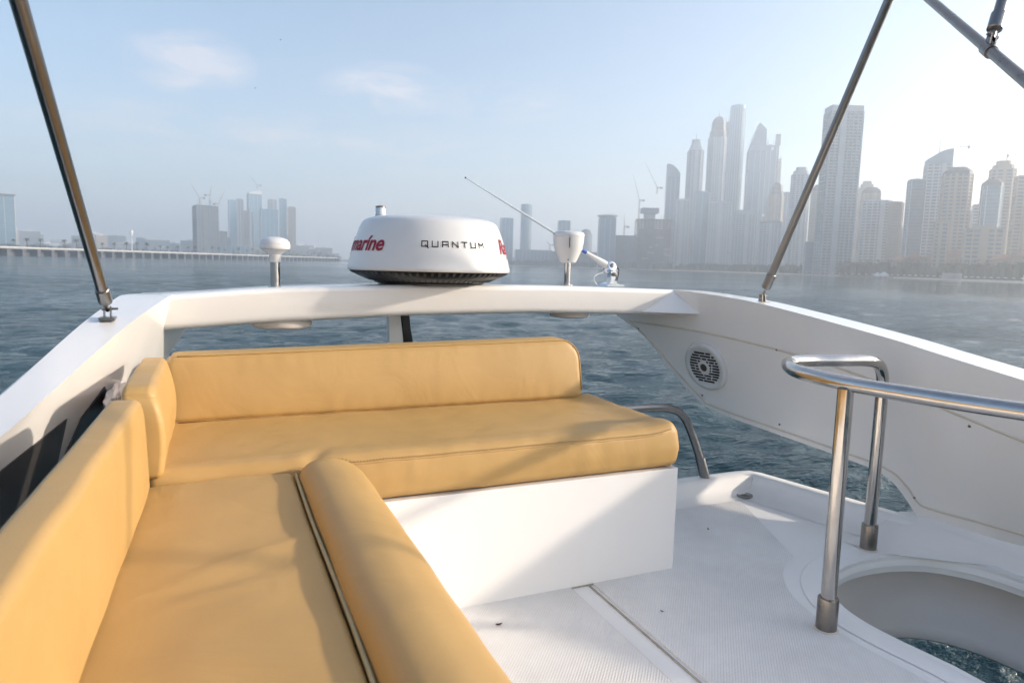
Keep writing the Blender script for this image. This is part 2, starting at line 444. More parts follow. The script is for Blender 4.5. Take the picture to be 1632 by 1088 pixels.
def tower(x, y, w, d, h, rz, fk, crown, wall, label, no=[0]):
    rnd = random.Random(int(x * 7 + y * 13)); no[0] += 1
    g = 'unfinished towers' if crown == 'building' or 'unfinished tower block' in label else 'waterfront towers'
    t = thing('unfinished_tower' if 'unfinished' in label else ('apartment_tower' if wall in ('pale', 'sand', 'balcony') else 'office_tower'), label, 'tower', (x, y, WATER + 1.2), rz, g)
    h -= 1.2
    body_frac = {'dome': 0.86, 'lantern': 1.0, 'step': 0.93, 'hip': 0.93, 'bow': 0.88, 'point': 0.93, 'disc': 0.93, 'slope': 0.94, 'building': 0.86, 'masts': 0.97, 'parapet': 0.965, 'brim': 0.96, 'flat': 0.975}[crown]
    hb = h * body_frac
    fp = foot(fk, w, d)
    fl = 3.7 if h > 60 else 3.9
    WM = WALLS[wall]
    if crown == 'building':
        bm = bmesh.new()
        loft(bm, foot('box', w * 0.8, d * 0.8), [(0, 1), (hb * 0.80, 1)])
        fin('core', bm, WALLS['raw'], t, None)
        bm = bmesh.new(); z = 4.0; k = 0
        while z < hb:
            top = z > hb * 0.84
            box(bm, -w / 2 - (1.5 if k % 7 == 3 else 0), w / 2, -d / 2, d / 2, z, z + 0.55); z += fl; k += 1
        o = fin('floor_slabs', bm, WALLS['sand'] if w > 60 else WALLS['raw'], t, None); o['kind'] = 'stuff'
        bm = bmesh.new()
        n = max(3, int(w / 7))
        for i in range(n + 1):
            px = -w / 2 + 0.6 + (w - 1.2) * i / n
            for py in (-d / 2 + 0.5, d / 2 - 0.5): box(bm, px - 0.5, px + 0.5, py - 0.45, py + 0.45, 0, hb - fl * (rnd.random() < 0.5))
        o = fin('columns', bm, WALLS['raw'], t, None); o['kind'] = 'stuff'
        bm = bmesh.new()
        for i in range(9):
            a = -w / 2 + w * rnd.random() * 0.8; zz = 4 + fl * rnd.randint(2, max(3, int(hb / fl) - 5))
            box(bm, a, a + w * 0.18 * rnd.random() + 4, -d / 2 - 0.25, -d / 2 - 0.05, zz, zz + fl * 0.95)
        o = fin('infill_walls', bm, WALLS['sand'], t, None); o['kind'] = 'stuff'
        bm = bmesh.new()
        cw = w * (0.28 if w > 60 else 0.42)
        box(bm, -w * 0.15 - cw / 2, -w * 0.15 + cw / 2, -d * 0.25, d * 0.25, hb * 0.8, h * 0.97)
        box(bm, -w * 0.15 - cw * 0.8, -w * 0.15 + cw * 0.8, -d * 0.36, d * 0.36, h * 0.965, h * 1.05)
        fin('lift_core', bm, WALLS['grey'], t, None)
        bm = bmesh.new()
        for i in range(16):
            px = -w / 2 + w * rnd.random(); py = rnd.choice((-d / 2, d / 2)); tube(bm, [(px, py, hb), (px, py, hb + 3 + 5 * rnd.random())], 0.25, 5)
        o = fin('rebar', bm, WALLS['raw'], t, None); o['kind'] = 'stuff'
        return t
    glassy = wall in ('glass', 'grey')
    bm = bmesh.new()
    if crown == 'point':
        loft(bm, fp, [(0, 1), (hb, 1)])
    else: loft(bm, fp, [(0, 1), (hb, 1)])
    fin('glazed_body', bm, GLASSM if glassy else WINDOWM, t, 40)
    # floor bands: real ledges all round
    bm = bmesh.new(); z = 3.0; th = 0.7 if glassy else 1.5; pr = 0.35 if glassy else 0.7
    if wall == 'balcony': pr = 1.6; th = 1.3
    sx, sy = 1 + 2 * pr / w, 1 + 2 * pr / d; k = 0
    while z < hb - 1:
        kx = 1.0
        q = [(a * sx * kx, b * sy * kx) for a, b in fp]
        loft(bm, q, [(z, 1), (z + th, 1)]); z += fl; k += 1
    o = fin('floor_bands', bm, WM, t, None); o['kind'] = 'stuff'
    # vertical piers
    bm = bmesh.new(); sp_ = 9.0 if glassy else 5.2; pw = 0.5 if glassy else (1.3 if wall != 'balcony' else 0.9); pp = pr + 0.15
    n = len(fp)
    for i in range(n):
        a = Vector(fp[i]); b = Vector(fp[(i + 1) % n]); e = b - a; ln = e.length
        m_ = max(1, int(ln / sp_)); u = e.normalized(); nrm = Vector((u.y, -u.x))
        for j in range(m_ + (0 if fk == 'round' else 1)):
            c = a + e * (j / m_) ; hh = hb
            if wall == 'balcony' and 0 < j < m_ and ln < w * 0.8: wd = 0.8
            else: wd = pw
            p0 = c - u * wd / 2 - nrm * 0.3; p1 = c + u * wd / 2 - nrm * 0.3; p2 = c + u * wd / 2 + nrm * pp; p3 = c - u * wd / 2 + nrm * pp
            vs = [bm.verts.new((p.x, p.y, zz)) for zz in (0, hh + 0.4) for p in (p0, p1, p2, p3)]
            for f in ((0, 1, 5, 4), (1, 2, 6, 5), (2, 3, 7, 6), (3, 0, 4, 7), (4, 5, 6, 7)): bm.faces.new([vs[q] for q in f])
    o = fin('piers', bm, WM if not glassy else WHITEM, t, None); o['kind'] = 'stuff'
    if not glassy and fk != 'round':      # a solid shaft up part of the long face
        bm = bmesh.new(); cx = w * rnd.choice((-0.12, 0.16, 0.0)); hw = w * rnd.uniform(0.06, 0.10)
        box(bm, cx - hw, cx + hw, -d / 2 - pp - 0.4, d / 2 + pp + 0.4, 0, hb + 1.2)
        fin('stair_shaft', bm, WM, t, None)
    # crowns
    bm = bmesh.new(); cm = CROWNM
    r_ = h - hb
    if crown in ('flat', 'masts'):
        loft(bm, [(a * 0.97, b * 0.97) for a, b in fp], [(hb, 1), (h - r_ * 0.3, 1)]); cm = WM
        box(bm, -w * 0.2, w * 0.15, -d * 0.2, d * 0.2, h - r_ * 0.3, h)
    elif crown == 'parapet':
        loft(bm, [(a * 1.04, b * 1.06) for a, b in fp], [(hb, 1), (h, 1)]); cm = WALLS['pale']
    elif crown == 'dome':
        loft(bm, fp, [(hb, 0.9), (hb + r_ * 0.3, 0.9), (hb + r_ * 0.32, 0.78), (hb + r_ * 0.66, 0.74), (hb + r_ * 0.82, 0.62), (hb + r_ * 0.93, 0.42), (h, 0.12)])
    elif crown == 'lantern':
        hb2 = h
        loft(bm, fp, [(hb2, 0.96), (hb2 + 4, 0.84), (hb2 + 16, 0.56), (hb2 + 21, 0.50), (hb2 + 21.1, 0.6), (hb2 + 22.5, 0.6), (hb2 + 24, 0.2)]); cm = WALLS['pale']
    elif crown == 'step':
        loft(bm, fp, [(hb, 0.86), (hb + r_ * 0.5, 0.86)]); loft(bm, fp, [(hb + r_ * 0.5, 0.6), (h, 0.6)]); cm = WM
    elif crown == 'hip':
        loft(bm, fp, [(hb, 1.03), (hb + r_ * 0.45, 1.0), (h, 0.55)])
    elif crown == 'bow':
        pts = []
        for k in range(13):
            u = k / 12; pts.append((-w / 2 + w * u, hb + r_ * (0.35 + 0.65 * math.sin(u * math.pi * 0.5)) if h < 200 else hb + r_ * (1 - 0.75 * u ** 2.2)))
        slab(bm, [(-w / 2, hb)] + pts + [(w / 2, hb)], lambda a, b: (a * 1.03, -d / 2 * 1.02, b), lambda a, b: (a * 1.03, d / 2 * 1.02, b)); cm = CROWNB
    elif crown == 'slope':
        slab(bm, [(-w / 2, hb), (-w / 2, hb + r_ * 0.3), (w / 2, h), (w / 2, hb)], lambda a, b: (a, -d / 2, b), lambda a, b: (a, d / 2, b)); cm = WHITEM
    elif crown == 'point':
        top = [(a * 0.8, b * 0.8) for a, b in fp]
        slab(bm, [(-w * 0.5, hb), (w * 0.5, hb), (w * 0.45, hb + r_ * 2.3), (w * 0.05, hb + r_ * 3.0), (-w * .3, hb + r_ * 1.3)], lambda a, b: (a, -d * 0.45, b), lambda a, b: (a, d * 0.45, b)); cm = CROWNB
    elif crown == 'disc':
        lathe(bm, [(w * 0.44, hb), (w * 0.5, hb + r_ * 0.3), (w * 0.64, hb + r_ * 0.6), (w * 0.64, hb + r_ * 0.8), (w * 0.3, h)], 24); cm = WHITEM
    elif crown == 'brim':
        loft(bm, fp, [(hb, 1.0), (hb + r_ * 0.4, 1.12), (h, 1.12)])
    fin('crown', bm, cm, t, None)
    if crown in ('lantern', 'dome') and h > 200:
        bm = bmesh.new(); z0 = h + 24 if crown == 'lantern' else h
        tube(bm, [(0, 0, z0 - 2), (0, 0, z0 + 12)], [0.9, 0.25], 6); fin('spire', bm, CROWNM, t, None)
    if crown == 'masts':
        bm = bmesh.new()
        for i in range(9):
            px, py = w * rnd.uniform(-.5, .5), d * rnd.uniform(-.5, .5); tube(bm, [(px, py, hb), (px, py, h + rnd.uniform(2, 12))], 0.35, 5)
        o = fin('roof_masts', bm, CROWNM, t, None); o['kind'] = 'stuff'
        if 'disc' in label:
            bm = bmesh.new(); mt = Matrix.Translation((w * 0.1, -d / 2 - 1.2, h * 0.965)) @ Matrix.Rotation(R(90), 4, 'X')
            lathe(bm, [(3.4, -0.8), (3.4, 0.8)], 20, mt); fin('disc_sign', bm, mat('white_disc', (0.85, 0.85, 0.85), 0.5), t, None)
    if crown == 'bow' and h < 200:
        bm = bmesh.new(); tube(bm, [(0, 0, h - 6), (0, 0, h + 14)], [0.5, 0.2], 5); fin('mast', bm, CROWNM, t, None)
    return t
TOWERS = [
    (-279, 1218, 24.6, 19.7, 86.0, 0.33, 'box', 'brim', 'grey', 'lone dark tower with overhanging roof at the far end of the causeway'),
    (-13, 1500, 39.0, 31.2, 104.2, 0.26, 'box', 'masts', 'raw', 'dark unfinished tower block with two cranes over it, widest of its cluster'),
    (45, 1799, 17.3, 13.8, 141.1, 0.18, 'box', 'flat', 'glass', 'slim blue glass tower beside the unfinished dark block'),
    (62, 1829, 17.3, 13.8, 147.4, -0.13, 'box', 'flat', 'pale', 'narrow pale tower joined to the slim blue glass tower'),
    (71, 1749, 8.9, 8.0, 114.1, 0.06, 'box', 'flat', 'sand', 'thin cream tower in front of the tall white edged one'),
    (100, 1897, 32.0, 19.2, 175.7, 0.25, 'box', 'slope', 'glass', 'tall glass tower with slanted white top in the waterfront cluster'),
    (80, 1698, 12.2, 10.9, 111.5, -0.05, 'round', 'flat', 'pale', 'short rounded tower at the foot of the slanted glass tower'),
    (121, 1696, 37.5, 22.5, 116.5, 0.05, 'box', 'flat', 'glass', 'broad glass block with a dark centre line above the mushroom antenna'),
    (147, 1944, 22.1, 17.7, 159.9, -0.08, 'box', 'flat', 'pale', 'pale ribbed block rising behind the broad glass block'),
    (165, 1843, 16.9, 13.5, 154.9, 0.01, 'box', 'flat', 'glass', 'slim tower with blue glass top just past the mushroom antenna'),
    (181, 1791, 16.6, 13.3, 132.0, -0.0, 'box', 'flat', 'sand', 'last cream and blue tower of the waterfront cluster, next to the mushroom antenna'),
    (18, 1600, 18.5, 14.8, 58.4, 0.09, 'box', 'flat', 'raw', 'small dark cube building under the crane next to the unfinished block'),
    (25, 1560, 92.5, 37.0, 27.3, -0.02, 'box', 'flat', 'grey', 'low wide podium hall below the waterfront cluster'),
    (103, 1647, 56.1, 22.4, 22.8, -0.06, 'box', 'flat', 'sand', 'low sand coloured quay hall beside the podium'),
    (667, 1564, 29.1, 20.4, 117.5, -0.2, 'box', 'flat', 'glass', 'hazy glass tower standing just past the radar dome'),
    (732, 1590, 27.1, 24.4, 156.7, -0.43, 'round', 'flat', 'glass', 'taller rounded hazy tower behind the thin whip antenna'),
    (795, 1503, 29.0, 20.3, 114.8, -0.39, 'box', 'flat', 'glass', 'pale tower peeping over the cup shaped antenna'),
    (868, 1520, 30.1, 27.1, 97.3, -0.52, 'round', 'dome', 'pale', 'faint domed tower between cup antenna and disc topped tower'),
    (772, 1263, 34.5, 27.6, 114.2, -0.45, 'box', 'disc', 'glass', 'tower with an overhanging disc roof above the whip mount'),
    (810, 1263, 66.9, 33.5, 72.1, -0.57, 'box', 'flat', 'raw', 'low dark block close behind the disc topped tower'),
    (776, 1399, 110.7, 33.2, 36.8, -0.41, 'box', 'flat', 'raw', 'long low dark building behind the cup antenna'),
    (729, 1536, 91.2, 27.4, 40.8, -0.34, 'box', 'flat', 'grey', 'long low building on the shore beside the radar dome'),
    (797, 1127, 71.6, 43.0, 114.2, -0.47, 'box', 'building', 'raw', 'wide unfinished building with exposed floor slabs and a raised core'),
    (953, 1285, 28.4, 19.9, 236.3, -0.54, 'box', 'bow', 'glass', 'glass tower with sail curved top beside the lantern tower'),
    (928, 1179, 29.6, 26.6, 248.4, -0.47, 'chamfer', 'lantern', 'pale', 'tower with tapered lantern crown and thin needle'),
    (974, 1167, 34.8, 31.3, 322.0, -0.5, 'chamfer', 'dome', 'pale', 'tall tower crowned by a dark dome with small spike'),
    (1073, 1254, 18.8, 16.9, 335.3, -0.61, 'box', 'masts', 'grey', 'slim tower squeezed between dome tower and tallest glass tower'),
    (1055, 1203, 32.6, 29.3, 361.7, -0.72, 'round', 'flat', 'glass', 'tallest tower, smooth pale blue glass with rounded flank'),
    (1053, 1137, 33.9, 27.1, 271.9, -0.55, 'box', 'point', 'glass', 'glass tower ending in a sharp slanted point'),
    (1107, 1155, 23.5, 18.8, 274.4, -0.56, 'box', 'masts', 'grey', 'grey tower with round white disc near its ragged roof'),
    (1154, 1179, 14.8, 11.9, 290.3, -0.57, 'box', 'building', 'sand', 'slender unfinished tower lined with scaffold tubes'),
    (980, 999, 25.9, 23.3, 170.5, -0.58, 'chamfer', 'dome', 'sand', 'mid height tower with stepped dome under the pointed towers'),
    (901, 866, 27.1, 21.7, 176.6, -0.61, 'chamfer', 'step', 'pale', 'stepped white tower rising before the slanting steel strut'),
    (863, 1127, 24.9, 19.9, 142.6, -0.55, 'box', 'flat', 'pale', 'plain pale block at the foot of the sail topped tower'),
    (903, 1121, 26.7, 21.4, 159.5, -0.48, 'box', 'flat', 'glass', 'plain glass block at the foot of the lantern tower'),
    (926, 1090, 41.8, 25.1, 138.7, -0.7, 'box', 'flat', 'pale', 'ribbed pale block at the foot of the dome tower'),
    (872, 964, 38.0, 26.6, 110.9, -0.64, 'box', 'step', 'pale', 'low stepped residential block under the tallest tower'),
    (871, 897, 34.8, 24.4, 89.9, -0.67, 'box', 'hip', 'pale', 'low residential block with hipped glass roof'),
    (1003, 1088, 24.5, 19.6, 205.6, -0.64, 'box', 'flat', 'glass', 'square shouldered glass block below the sharp point tower'),
    (1065, 1056, 19.7, 15.8, 163.4, -0.69, 'box', 'flat', 'grey', 'hazy block filling the gap before the stepped white tower'),
    (884, 811, 20.4, 16.3, 141.6, -0.73, 'box', 'hip', 'sand', 'beige tower half hidden by the slanting steel strut'),
    (736, 677, 21.6, 15.1, 44.7, -0.73, 'box', 'flat', 'grey', 'low banded office block behind the foot of the steel strut'),
    (714, 626, 36.8, 20.2, 206.4, -0.43, 'box', 'parapet', 'balcony', 'huge slab tower covered in balconies, tallest beyond the strut'),
    (1006, 824, 20.9, 16.7, 157.4, -0.78, 'box', 'step', 'sand', 'pale tower directly beside the huge balcony slab'),
    (894, 724, 21.7, 17.4, 130.5, -0.69, 'box', 'hip', 'sand', 'brown topped tower stepping down from the balcony slab'),
    (782, 623, 33.7, 20.2, 98.0, -0.8, 'chamfer', 'flat', 'pale', 'wide pale residential tower, lower neighbour of the balcony slab'),
    (764, 582, 14.7, 13.2, 92.3, -0.92, 'round', 'flat', 'sand', 'rounded beige corner tower beside the open gap of sky'),
    (727, 531, 15.1, 12.1, 111.4, -0.59, 'box', 'flat', 'grey', 'dark flat topped tower at the edge of the beachside group'),
    (787, 550, 24.8, 17.4, 151.1, -0.76, 'box', 'bow', 'pale', 'tower with large curved blue crown rising to one side'),
    (707, 472, 24.4, 19.5, 115.4, -0.78, 'chamfer', 'hip', 'sand', 'broad beige tower with brown hipped crown'),
    (660, 452, 10.8, 8.6, 58.4, -0.87, 'box', 'flat', 'sand', 'lower beige wing at the foot of the curved crown tower'),
    (845, 534, 12.8, 10.2, 90.8, -0.91, 'box', 'flat', 'pale', 'small pale tower in the gap of the beachside group'),
    (715, 441, 17.2, 13.7, 100.8, -0.82, 'chamfer', 'hip', 'grey', 'dark crowned tower in front of the beige stepped one'),
    (813, 492, 22.2, 17.7, 133.0, -0.83, 'chamfer', 'step', 'sand', 'tall beige tower with rounded stepped top past the beach hotel'),
    (781, 447, 19.4, 15.5, 110.7, -0.85, 'box', 'flat', 'sand', 'cream tower cut off by the edge of the view'),
    (662, 412, 29.0, 11.6, 51.4, -0.91, 'box', 'step', 'sand', 'low wide beige residential block below the dark crowned tower'),
    (771, 424, 22.1, 17.7, 95.1, -0.87, 'box', 'hip', 'grey', 'brown tower beyond the cream one, cut off by the view'),
]
CRANES = [
    (-22.4, 1499.8, 103.8, 118.6, -15.9, -0.3, 146.7, 'crane with raised jib over the dark block in the waterfront cluster'),
    (-4.1, 1520.0, 106.3, 126.2, 4.7, 0.0, 145.2, 'second crane with steep jib over the dark waterfront block'),
    (11.2, 1520.0, 26.3, 109.6, 13.0, -0.2, 136.8, 'tower crane standing beside the dark waterfront block'),
    (107.4, 1897.0, 179.5, 189.0, -18.3, 0.9, 213.2, 'small crane on top of the slanted glass tower'),
    (793.5, 1177.6, 82.9, 139.5, -12.7, 8.4, 191.8, 'tall luffing crane beside the wide unfinished building'),
    (804.1, 1133.8, 149.1, 161.3, -21.2, 14.8, 210.9, 'luffing crane above the raised core of the wide unfinished building'),
    (819.0, 1268.6, 69.9, 91.4, -1.1, 0.7, 118.3, 'small crane on the low dark block'),
    (948.4, 1288.7, 185.1, 205.9, -4.5, 3.3, 232.3, 'thin crane against the sail topped tower'),
    (742.7, 1473.4, 36.2, 52.7, -9.5, 4.7, 62.9, 'tiny crane on the long low building behind the cup antenna'),
    (802.7, 526.6, 150.0, 152.9, 1.4, -2.1, 179.9, 'faint steep crane above the curved crown tower'),
    (856.9, 515.5, 137.4, 146.2, -4.5, 7.4, 173.1, 'faint crane leaning over the dark crowned tower'),
]

for row in TOWERS: tower(*row)

def crane(x, y, zb, zt, jx, jy, jz, label):
    t = thing('tower_crane', label, 'crane', (x, y, WATER), 0, 'tower cranes')
    fr = 0.45 if math.hypot(x, y) < 1100 else 1.0       # slighter cranes over the beachside towers
    bm = bmesh.new(); w = 0.95 * fr
    for sx in (-w, w):
        for sy in (-w, w): tube(bm, [(sx, sy, zb), (sx, sy, zt)], 0.28 * fr, 4)
    z = zb; k = 0
    while z < zt - 2:
        s = 1 if k % 2 else -1
        tube(bm, [(-w * s, -w, z), (w * s, -w, z + 2.4)], 0.18 * fr, 4); tube(bm, [(-w, -w * s, z), (-w, w * s, z + 2.4)], 0.18 * fr, 4); z += 2.4; k += 1
    fin('mast', bm, CRANEM, t, None)
    bm = bmesh.new(); a = Vector((0, 0, zt)); b = Vector((jx, jy, jz)); n = max(4, int((b - a).length / 3))
    for off in ((0.7, 0, 0), (-0.7, 0, 0), (0, 0, 1.3)): tube(bm, [a + Vector(off) * fr, b], 0.24 * fr, 4)
    for i in range(n):
        p = a.lerp(b, i / n); q = a.lerp(b, (i + 1) / n); f = (1 - i / n) * fr
        tube(bm, [p + Vector((0.7, 0, 0)) * f, q + Vector((0, 0, 1.3)) * f], 0.14 * fr, 4); tube(bm, [p - Vector((0.7, 0, 0)) * f, q + Vector((0, 0, 1.3)) * f], 0.14 * fr, 4)
    fin('jib', bm, CRANEM, t, None)
    bm = bmesh.new(); d = (b - a); d.z = 0; d = d.normalized() if d.length > 0.1 else Vector((1, 0, 0))
    tube(bm, [a, a - d * 8 + Vector((0, 0, 0.6))], 0.7 * fr, 6); c = a - d * 8; q = fr ** 2; box(bm, c.x - 2.2 * q, c.x + 2.2 * q, c.y - 2 * q, c.y + 2 * q, zt - 2.2 * q, zt + 1.2 * q)
    fin('counterweight', bm, CROWNM, t, None)
    bm = bmesh.new(); box(bm, 1, 3, -1.2, 1.2, zt - 1.6, zt + 1.2); fin('cab', bm, WHITEM, t, None)
for c in CRANES: crane(*c)

# ------------------------------------------------------------------ causeway with piers, palms, lamp posts
CW_A = Vector((-203, 659, 0)); CW_B = Vector((245, 1480, 0)); cdir = (CW_B - CW_A).normalized(); cn = Vector((-cdir.y, cdir.x, 0))
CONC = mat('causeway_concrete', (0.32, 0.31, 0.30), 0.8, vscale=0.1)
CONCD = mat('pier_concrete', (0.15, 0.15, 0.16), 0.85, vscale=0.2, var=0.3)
PALMG = mat('palm_green', (0.05, 0.08, 0.035), 0.8, vscale=0.5, var=0.4)
TREEG = mat('dark_tree_green', (0.04, 0.055, 0.032), 0.85, vscale=0.08, var=0.5)
TRUNKM = mat('trunk_brown', (0.14, 0.10, 0.07), 0.9)
cw = thing('causeway', 'long low causeway on rows of concrete piers crossing the water', 'causeway', (CW_A.x, CW_A.y, WATER), math.atan2(cdir.y, cdir.x))
CL = (CW_B - CW_A).length
bm = bmesh.new(); box(bm, 0, CL, -6, 6, 6.2, 7.6); fin('road_deck', bm, CONC, cw, None)
bm = bmesh.new(); box(bm, 0, CL, -6.3, -6.02, 7.2, 8.1); fin('parapet', bm, WHITEM, cw, None)
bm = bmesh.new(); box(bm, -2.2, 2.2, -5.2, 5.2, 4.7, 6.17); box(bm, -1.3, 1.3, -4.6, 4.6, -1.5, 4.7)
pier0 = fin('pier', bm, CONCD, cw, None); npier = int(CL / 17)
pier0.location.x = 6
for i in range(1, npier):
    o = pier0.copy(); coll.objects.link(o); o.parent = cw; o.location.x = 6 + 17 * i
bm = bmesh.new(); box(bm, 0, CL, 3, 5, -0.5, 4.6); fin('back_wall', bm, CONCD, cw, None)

def palm(name='palm_tree'):
    t = thing(name, 'small palm tree standing along the causeway', 'palm tree', group='palms along the causeway')
    bm = bmesh.new(); tube(bm, [(0, 0, 0), (0.15, 0, 3.2), (0.1, 0.1, 6.5)], [0.32, 0.24, 0.2], 6); fin('trunk', bm, TRUNKM, t, 60)
    bm = bmesh.new()
    for k in range(16):
        a = k * 2.4; el = random.uniform(-0.2, 0.9); L_ = random.uniform(2.0, 2.8); prev = None
        for s in range(5):
            u = s / 4; rr = L_ * u; z = 6.5 + math.sin(el) * rr - 1.2 * u * u * (1.3 - el); w = 0.42 * math.sin(math.pi * min(0.95, u + 0.12)) + 0.04
            p = Vector((math.cos(a) * rr, math.sin(a) * rr, z)); q = Vector((-math.sin(a), math.cos(a), 0)) * w
            cur = (bm.verts.new(p + q - Vector((0, 0, w * 0.4))), bm.verts.new(p), bm.verts.new(p - q - Vector((0, 0, w * 0.4))))
            if prev: bm.faces.new((prev[0], cur[0], cur[1], prev[1])); bm.faces.new((prev[1], cur[1], cur[2], prev[2]))
            prev = cur
    fin('crown', bm, PALMG, t, None, recalc=False)
    return t
def copy_tree(o, parent=None):
    c = o.copy(); coll.objects.link(c)
    if parent: c.parent = parent
    for ch in [x for x in o.children]: copy_tree(ch, c)
    return c
p0 = palm()
for i in range(44):
    o = p0 if i == 0 else copy_tree(p0)
    s = 6 + i * 20 + random.uniform(-5, 5); q = CW_A + cdir * s + cn * random.uniform(2, 5)
    o.location = (q.x, q.y, WATER + 7.6); o.rotation_euler.z = random.uniform(0, 6.28); k = random.uniform(0.95, 1.5); o.scale = (k, k, k)
def pole(x, y, z0, h, r, label, name='lamp_post', grp=None, head=True, m=WHITEM):
    t = thing(name, label, 'mast' if name != 'lamp_post' else 'lamp post', (x, y, z0), 0, grp)
    bm = bmesh.new(); tube(bm, [(0, 0, 0), (0, 0, h)], [r, r * 0.6], 6); fin('shaft', bm, m, t, 60)
    if head:
        bm = bmesh.new(); lathe(bm, [(r * 1.2, h - r * 7), (r * 2.3, h - r * 4), (r * 2.3, h), (r * 0.8, h + r)], 8); fin('head', bm, m, t, 60)
pole(-133, 1394, WATER, 46 , 1.25, 'tall white floodlight mast behind the causeway', 'light_mast', m=mat('mast_white', (0.8, 0.8, 0.8), 0.5))
pole(232, 1684, WATER, 66, 0.7, 'thin grey mast standing between the mushroom antenna and the radar dome', 'antenna_mast', head=False)
pole(297, 1623, WATER, 24, 0.5, 'short thin mast behind the radar dome', 'antenna_mast', head=False)
for i in range(12):
    q = CW_A + cdir * (30 + i * 62) - cn * 5.0
    pole(q.x, q.y, WATER + 7.6, 9, 0.16, 'thin lamp post on the causeway', 'lamp_post', 'lamp posts along the causeway', False)

# breakwater continuing from the causeway, with low sheds
bm = bmesh.new(); pts = [Vector((245, 1480, 0)), Vector((300, 1560, 0)), Vector((420, 1610, 0))]
for a, b in zip(pts, pts[1:]):
    d = (b - a).normalized(); q = Vector((-d.y, d.x, 0)) * 7
    for s in range(14):
        p = a.lerp(b, s / 14); bmesh.ops.create_icosphere(bm, subdivisions=1, radius=4.6, matrix=Matrix.Translation((p.x, p.y, WATER + 0.6)) @ Matrix.Diagonal((1.6, 1.2, 0.8, 1)))
bw = fin('breakwater', bm, CONCD, None, None); tag(bw, 'low rock breakwater running on from the causeway towards the shore', 'breakwater')

# low far skyline
def block(px_az, dist, w, h, wall, lab, grp):
    a = R(px_az); x, y = math.sin(a) * dist, math.cos(a) * dist
    t = thing('low_building', lab, 'building', (x, y, WATER + 1.2), -a + random.uniform(-.3, .3), grp)
    bm = bmesh.new(); box(bm, -w / 2, w / 2, -9, 9, 0, h); fin('wall', bm, WALLS[wall], t, None)
    bm = bmesh.new(); box(bm, -w / 2 - .3, w / 2 + .3, -9.3, 9.3, h, h + 0.9); box(bm, -w * .15, w * .1, -3, 3, h + .9, h + 4); fin('roof', bm, WHITEM, t, None)
    bm = bmesh.new(); z = 2.5
    while z < h - 2:
        n = max(2, int(w / 4.5))
        for i in range(n):
            cx = -w / 2 + w * (i + .5) / n; box(bm, cx - 1.1, cx + 1.1, -9.06, -8.9, z, z + 1.7)
        z += 3.8
    o = fin('windows', bm, WINDOWM, t, None); o['kind'] = 'stuff'
for i in range(46):
    az = -20 + i * 0.64 + random.uniform(-.2, .2)
    block(az, random.uniform(1750, 2200), random.uniform(22, 60), random.uniform(20, 58) * (1.3 if i % 9 == 4 else 0.9), random.choice(['grey', 'pale', 'sand', 'grey']), 'faint low block on the hazy shore behind the causeway', 'faint low blocks behind the causeway')
for i in range(22):
    az = 12.0 + i * 1.25 + random.uniform(-.3, .3)
    block(az, random.uniform(1750, 1950), random.uniform(30, 70), random.uniform(12, 34), random.choice(['grey', 'pale', 'grey']), 'faint low block on the hazy shore beyond the radar dome', 'faint low blocks beyond the radar')
for i in range(16):      # mid-height infill behind the big towers
    az = 34 + i * 1.9 + random.uniform(-.6, .6)
    block(az, random.uniform(1500, 1700) if az < 50 else random.uniform(1150, 1300), random.uniform(30, 55), random.uniform(60, 120), random.choice(['pale', 'grey', 'sand']), 'hazy mid height block filling a gap between the big towers', 'hazy blocks between the big towers')

# hotel with red roofs
def hotel(x, y, w, h, rz, lab):
    t = thing('beach_hotel', lab, 'hotel', (x, y, WATER + 1.7), rz)
    bm = bmesh.new(); box(bm, -w / 2, w / 2, -10, 10, 0, h); box(bm, -w * .18, w * .12, -13, 0, 0, h + 4); fin('wall', bm, mat('hotel_wall', (0.30, 0.22, 0.17), 0.85, vscale=.1), t, None)
    bm = bmesh.new()
    for a, b, hh in ((-w / 2 - 1.5, w / 2 + 1.5, h), (-w * .2, w * .14, h + 4)):
        y0, y1 = (-11.5, 11.5) if hh == h else (-14.5, 1)
        v = [bm.verts.new(p) for p in ((a, y0, hh), (b, y0, hh), (b, y1, hh), (a, y1, hh), (a + 8, (y0 + y1) / 2, hh + 5), (b - 8, (y0 + y1) / 2, hh + 5))]
        for f in ((0, 1, 5, 4), (1, 2, 5), (2, 3, 4, 5), (3, 0, 4), (3, 2, 1, 0)): bm.faces.new([v[i] for i in f])
    fin('roof', bm, ROOFR, t, None)
    bm = bmesh.new(); z = 2.0
    while z < h - 2.5:
        n = int(w / 5)
        for i in range(n):
            cx = -w / 2 + w * (i + .5) / n; box(bm, cx - 1.2, cx + 1.2, -10.08, -9.9, z, z + 2.0)
        z += 3.6
    o = fin('windows', bm, WINDOWM, t, None); o['kind'] = 'stuff'
hotel(700, 505, 46, 17, -0.85, 'low hotel wing with red tiled roof before the open gap of sky')
hotel(702, 462, 60, 20, -0.88, 'largest red roofed hotel wing behind the beach trees')
hotel(690, 415, 46, 16, -0.92, 'red roofed hotel wing below the broad beige tower')
hotel(668, 378, 50, 18, -0.98, 'brown roofed hotel wing at the end of the beach')
hotel(655, 335, 60, 17, -1.02, 'last hotel wing with tiled roof past the beach')

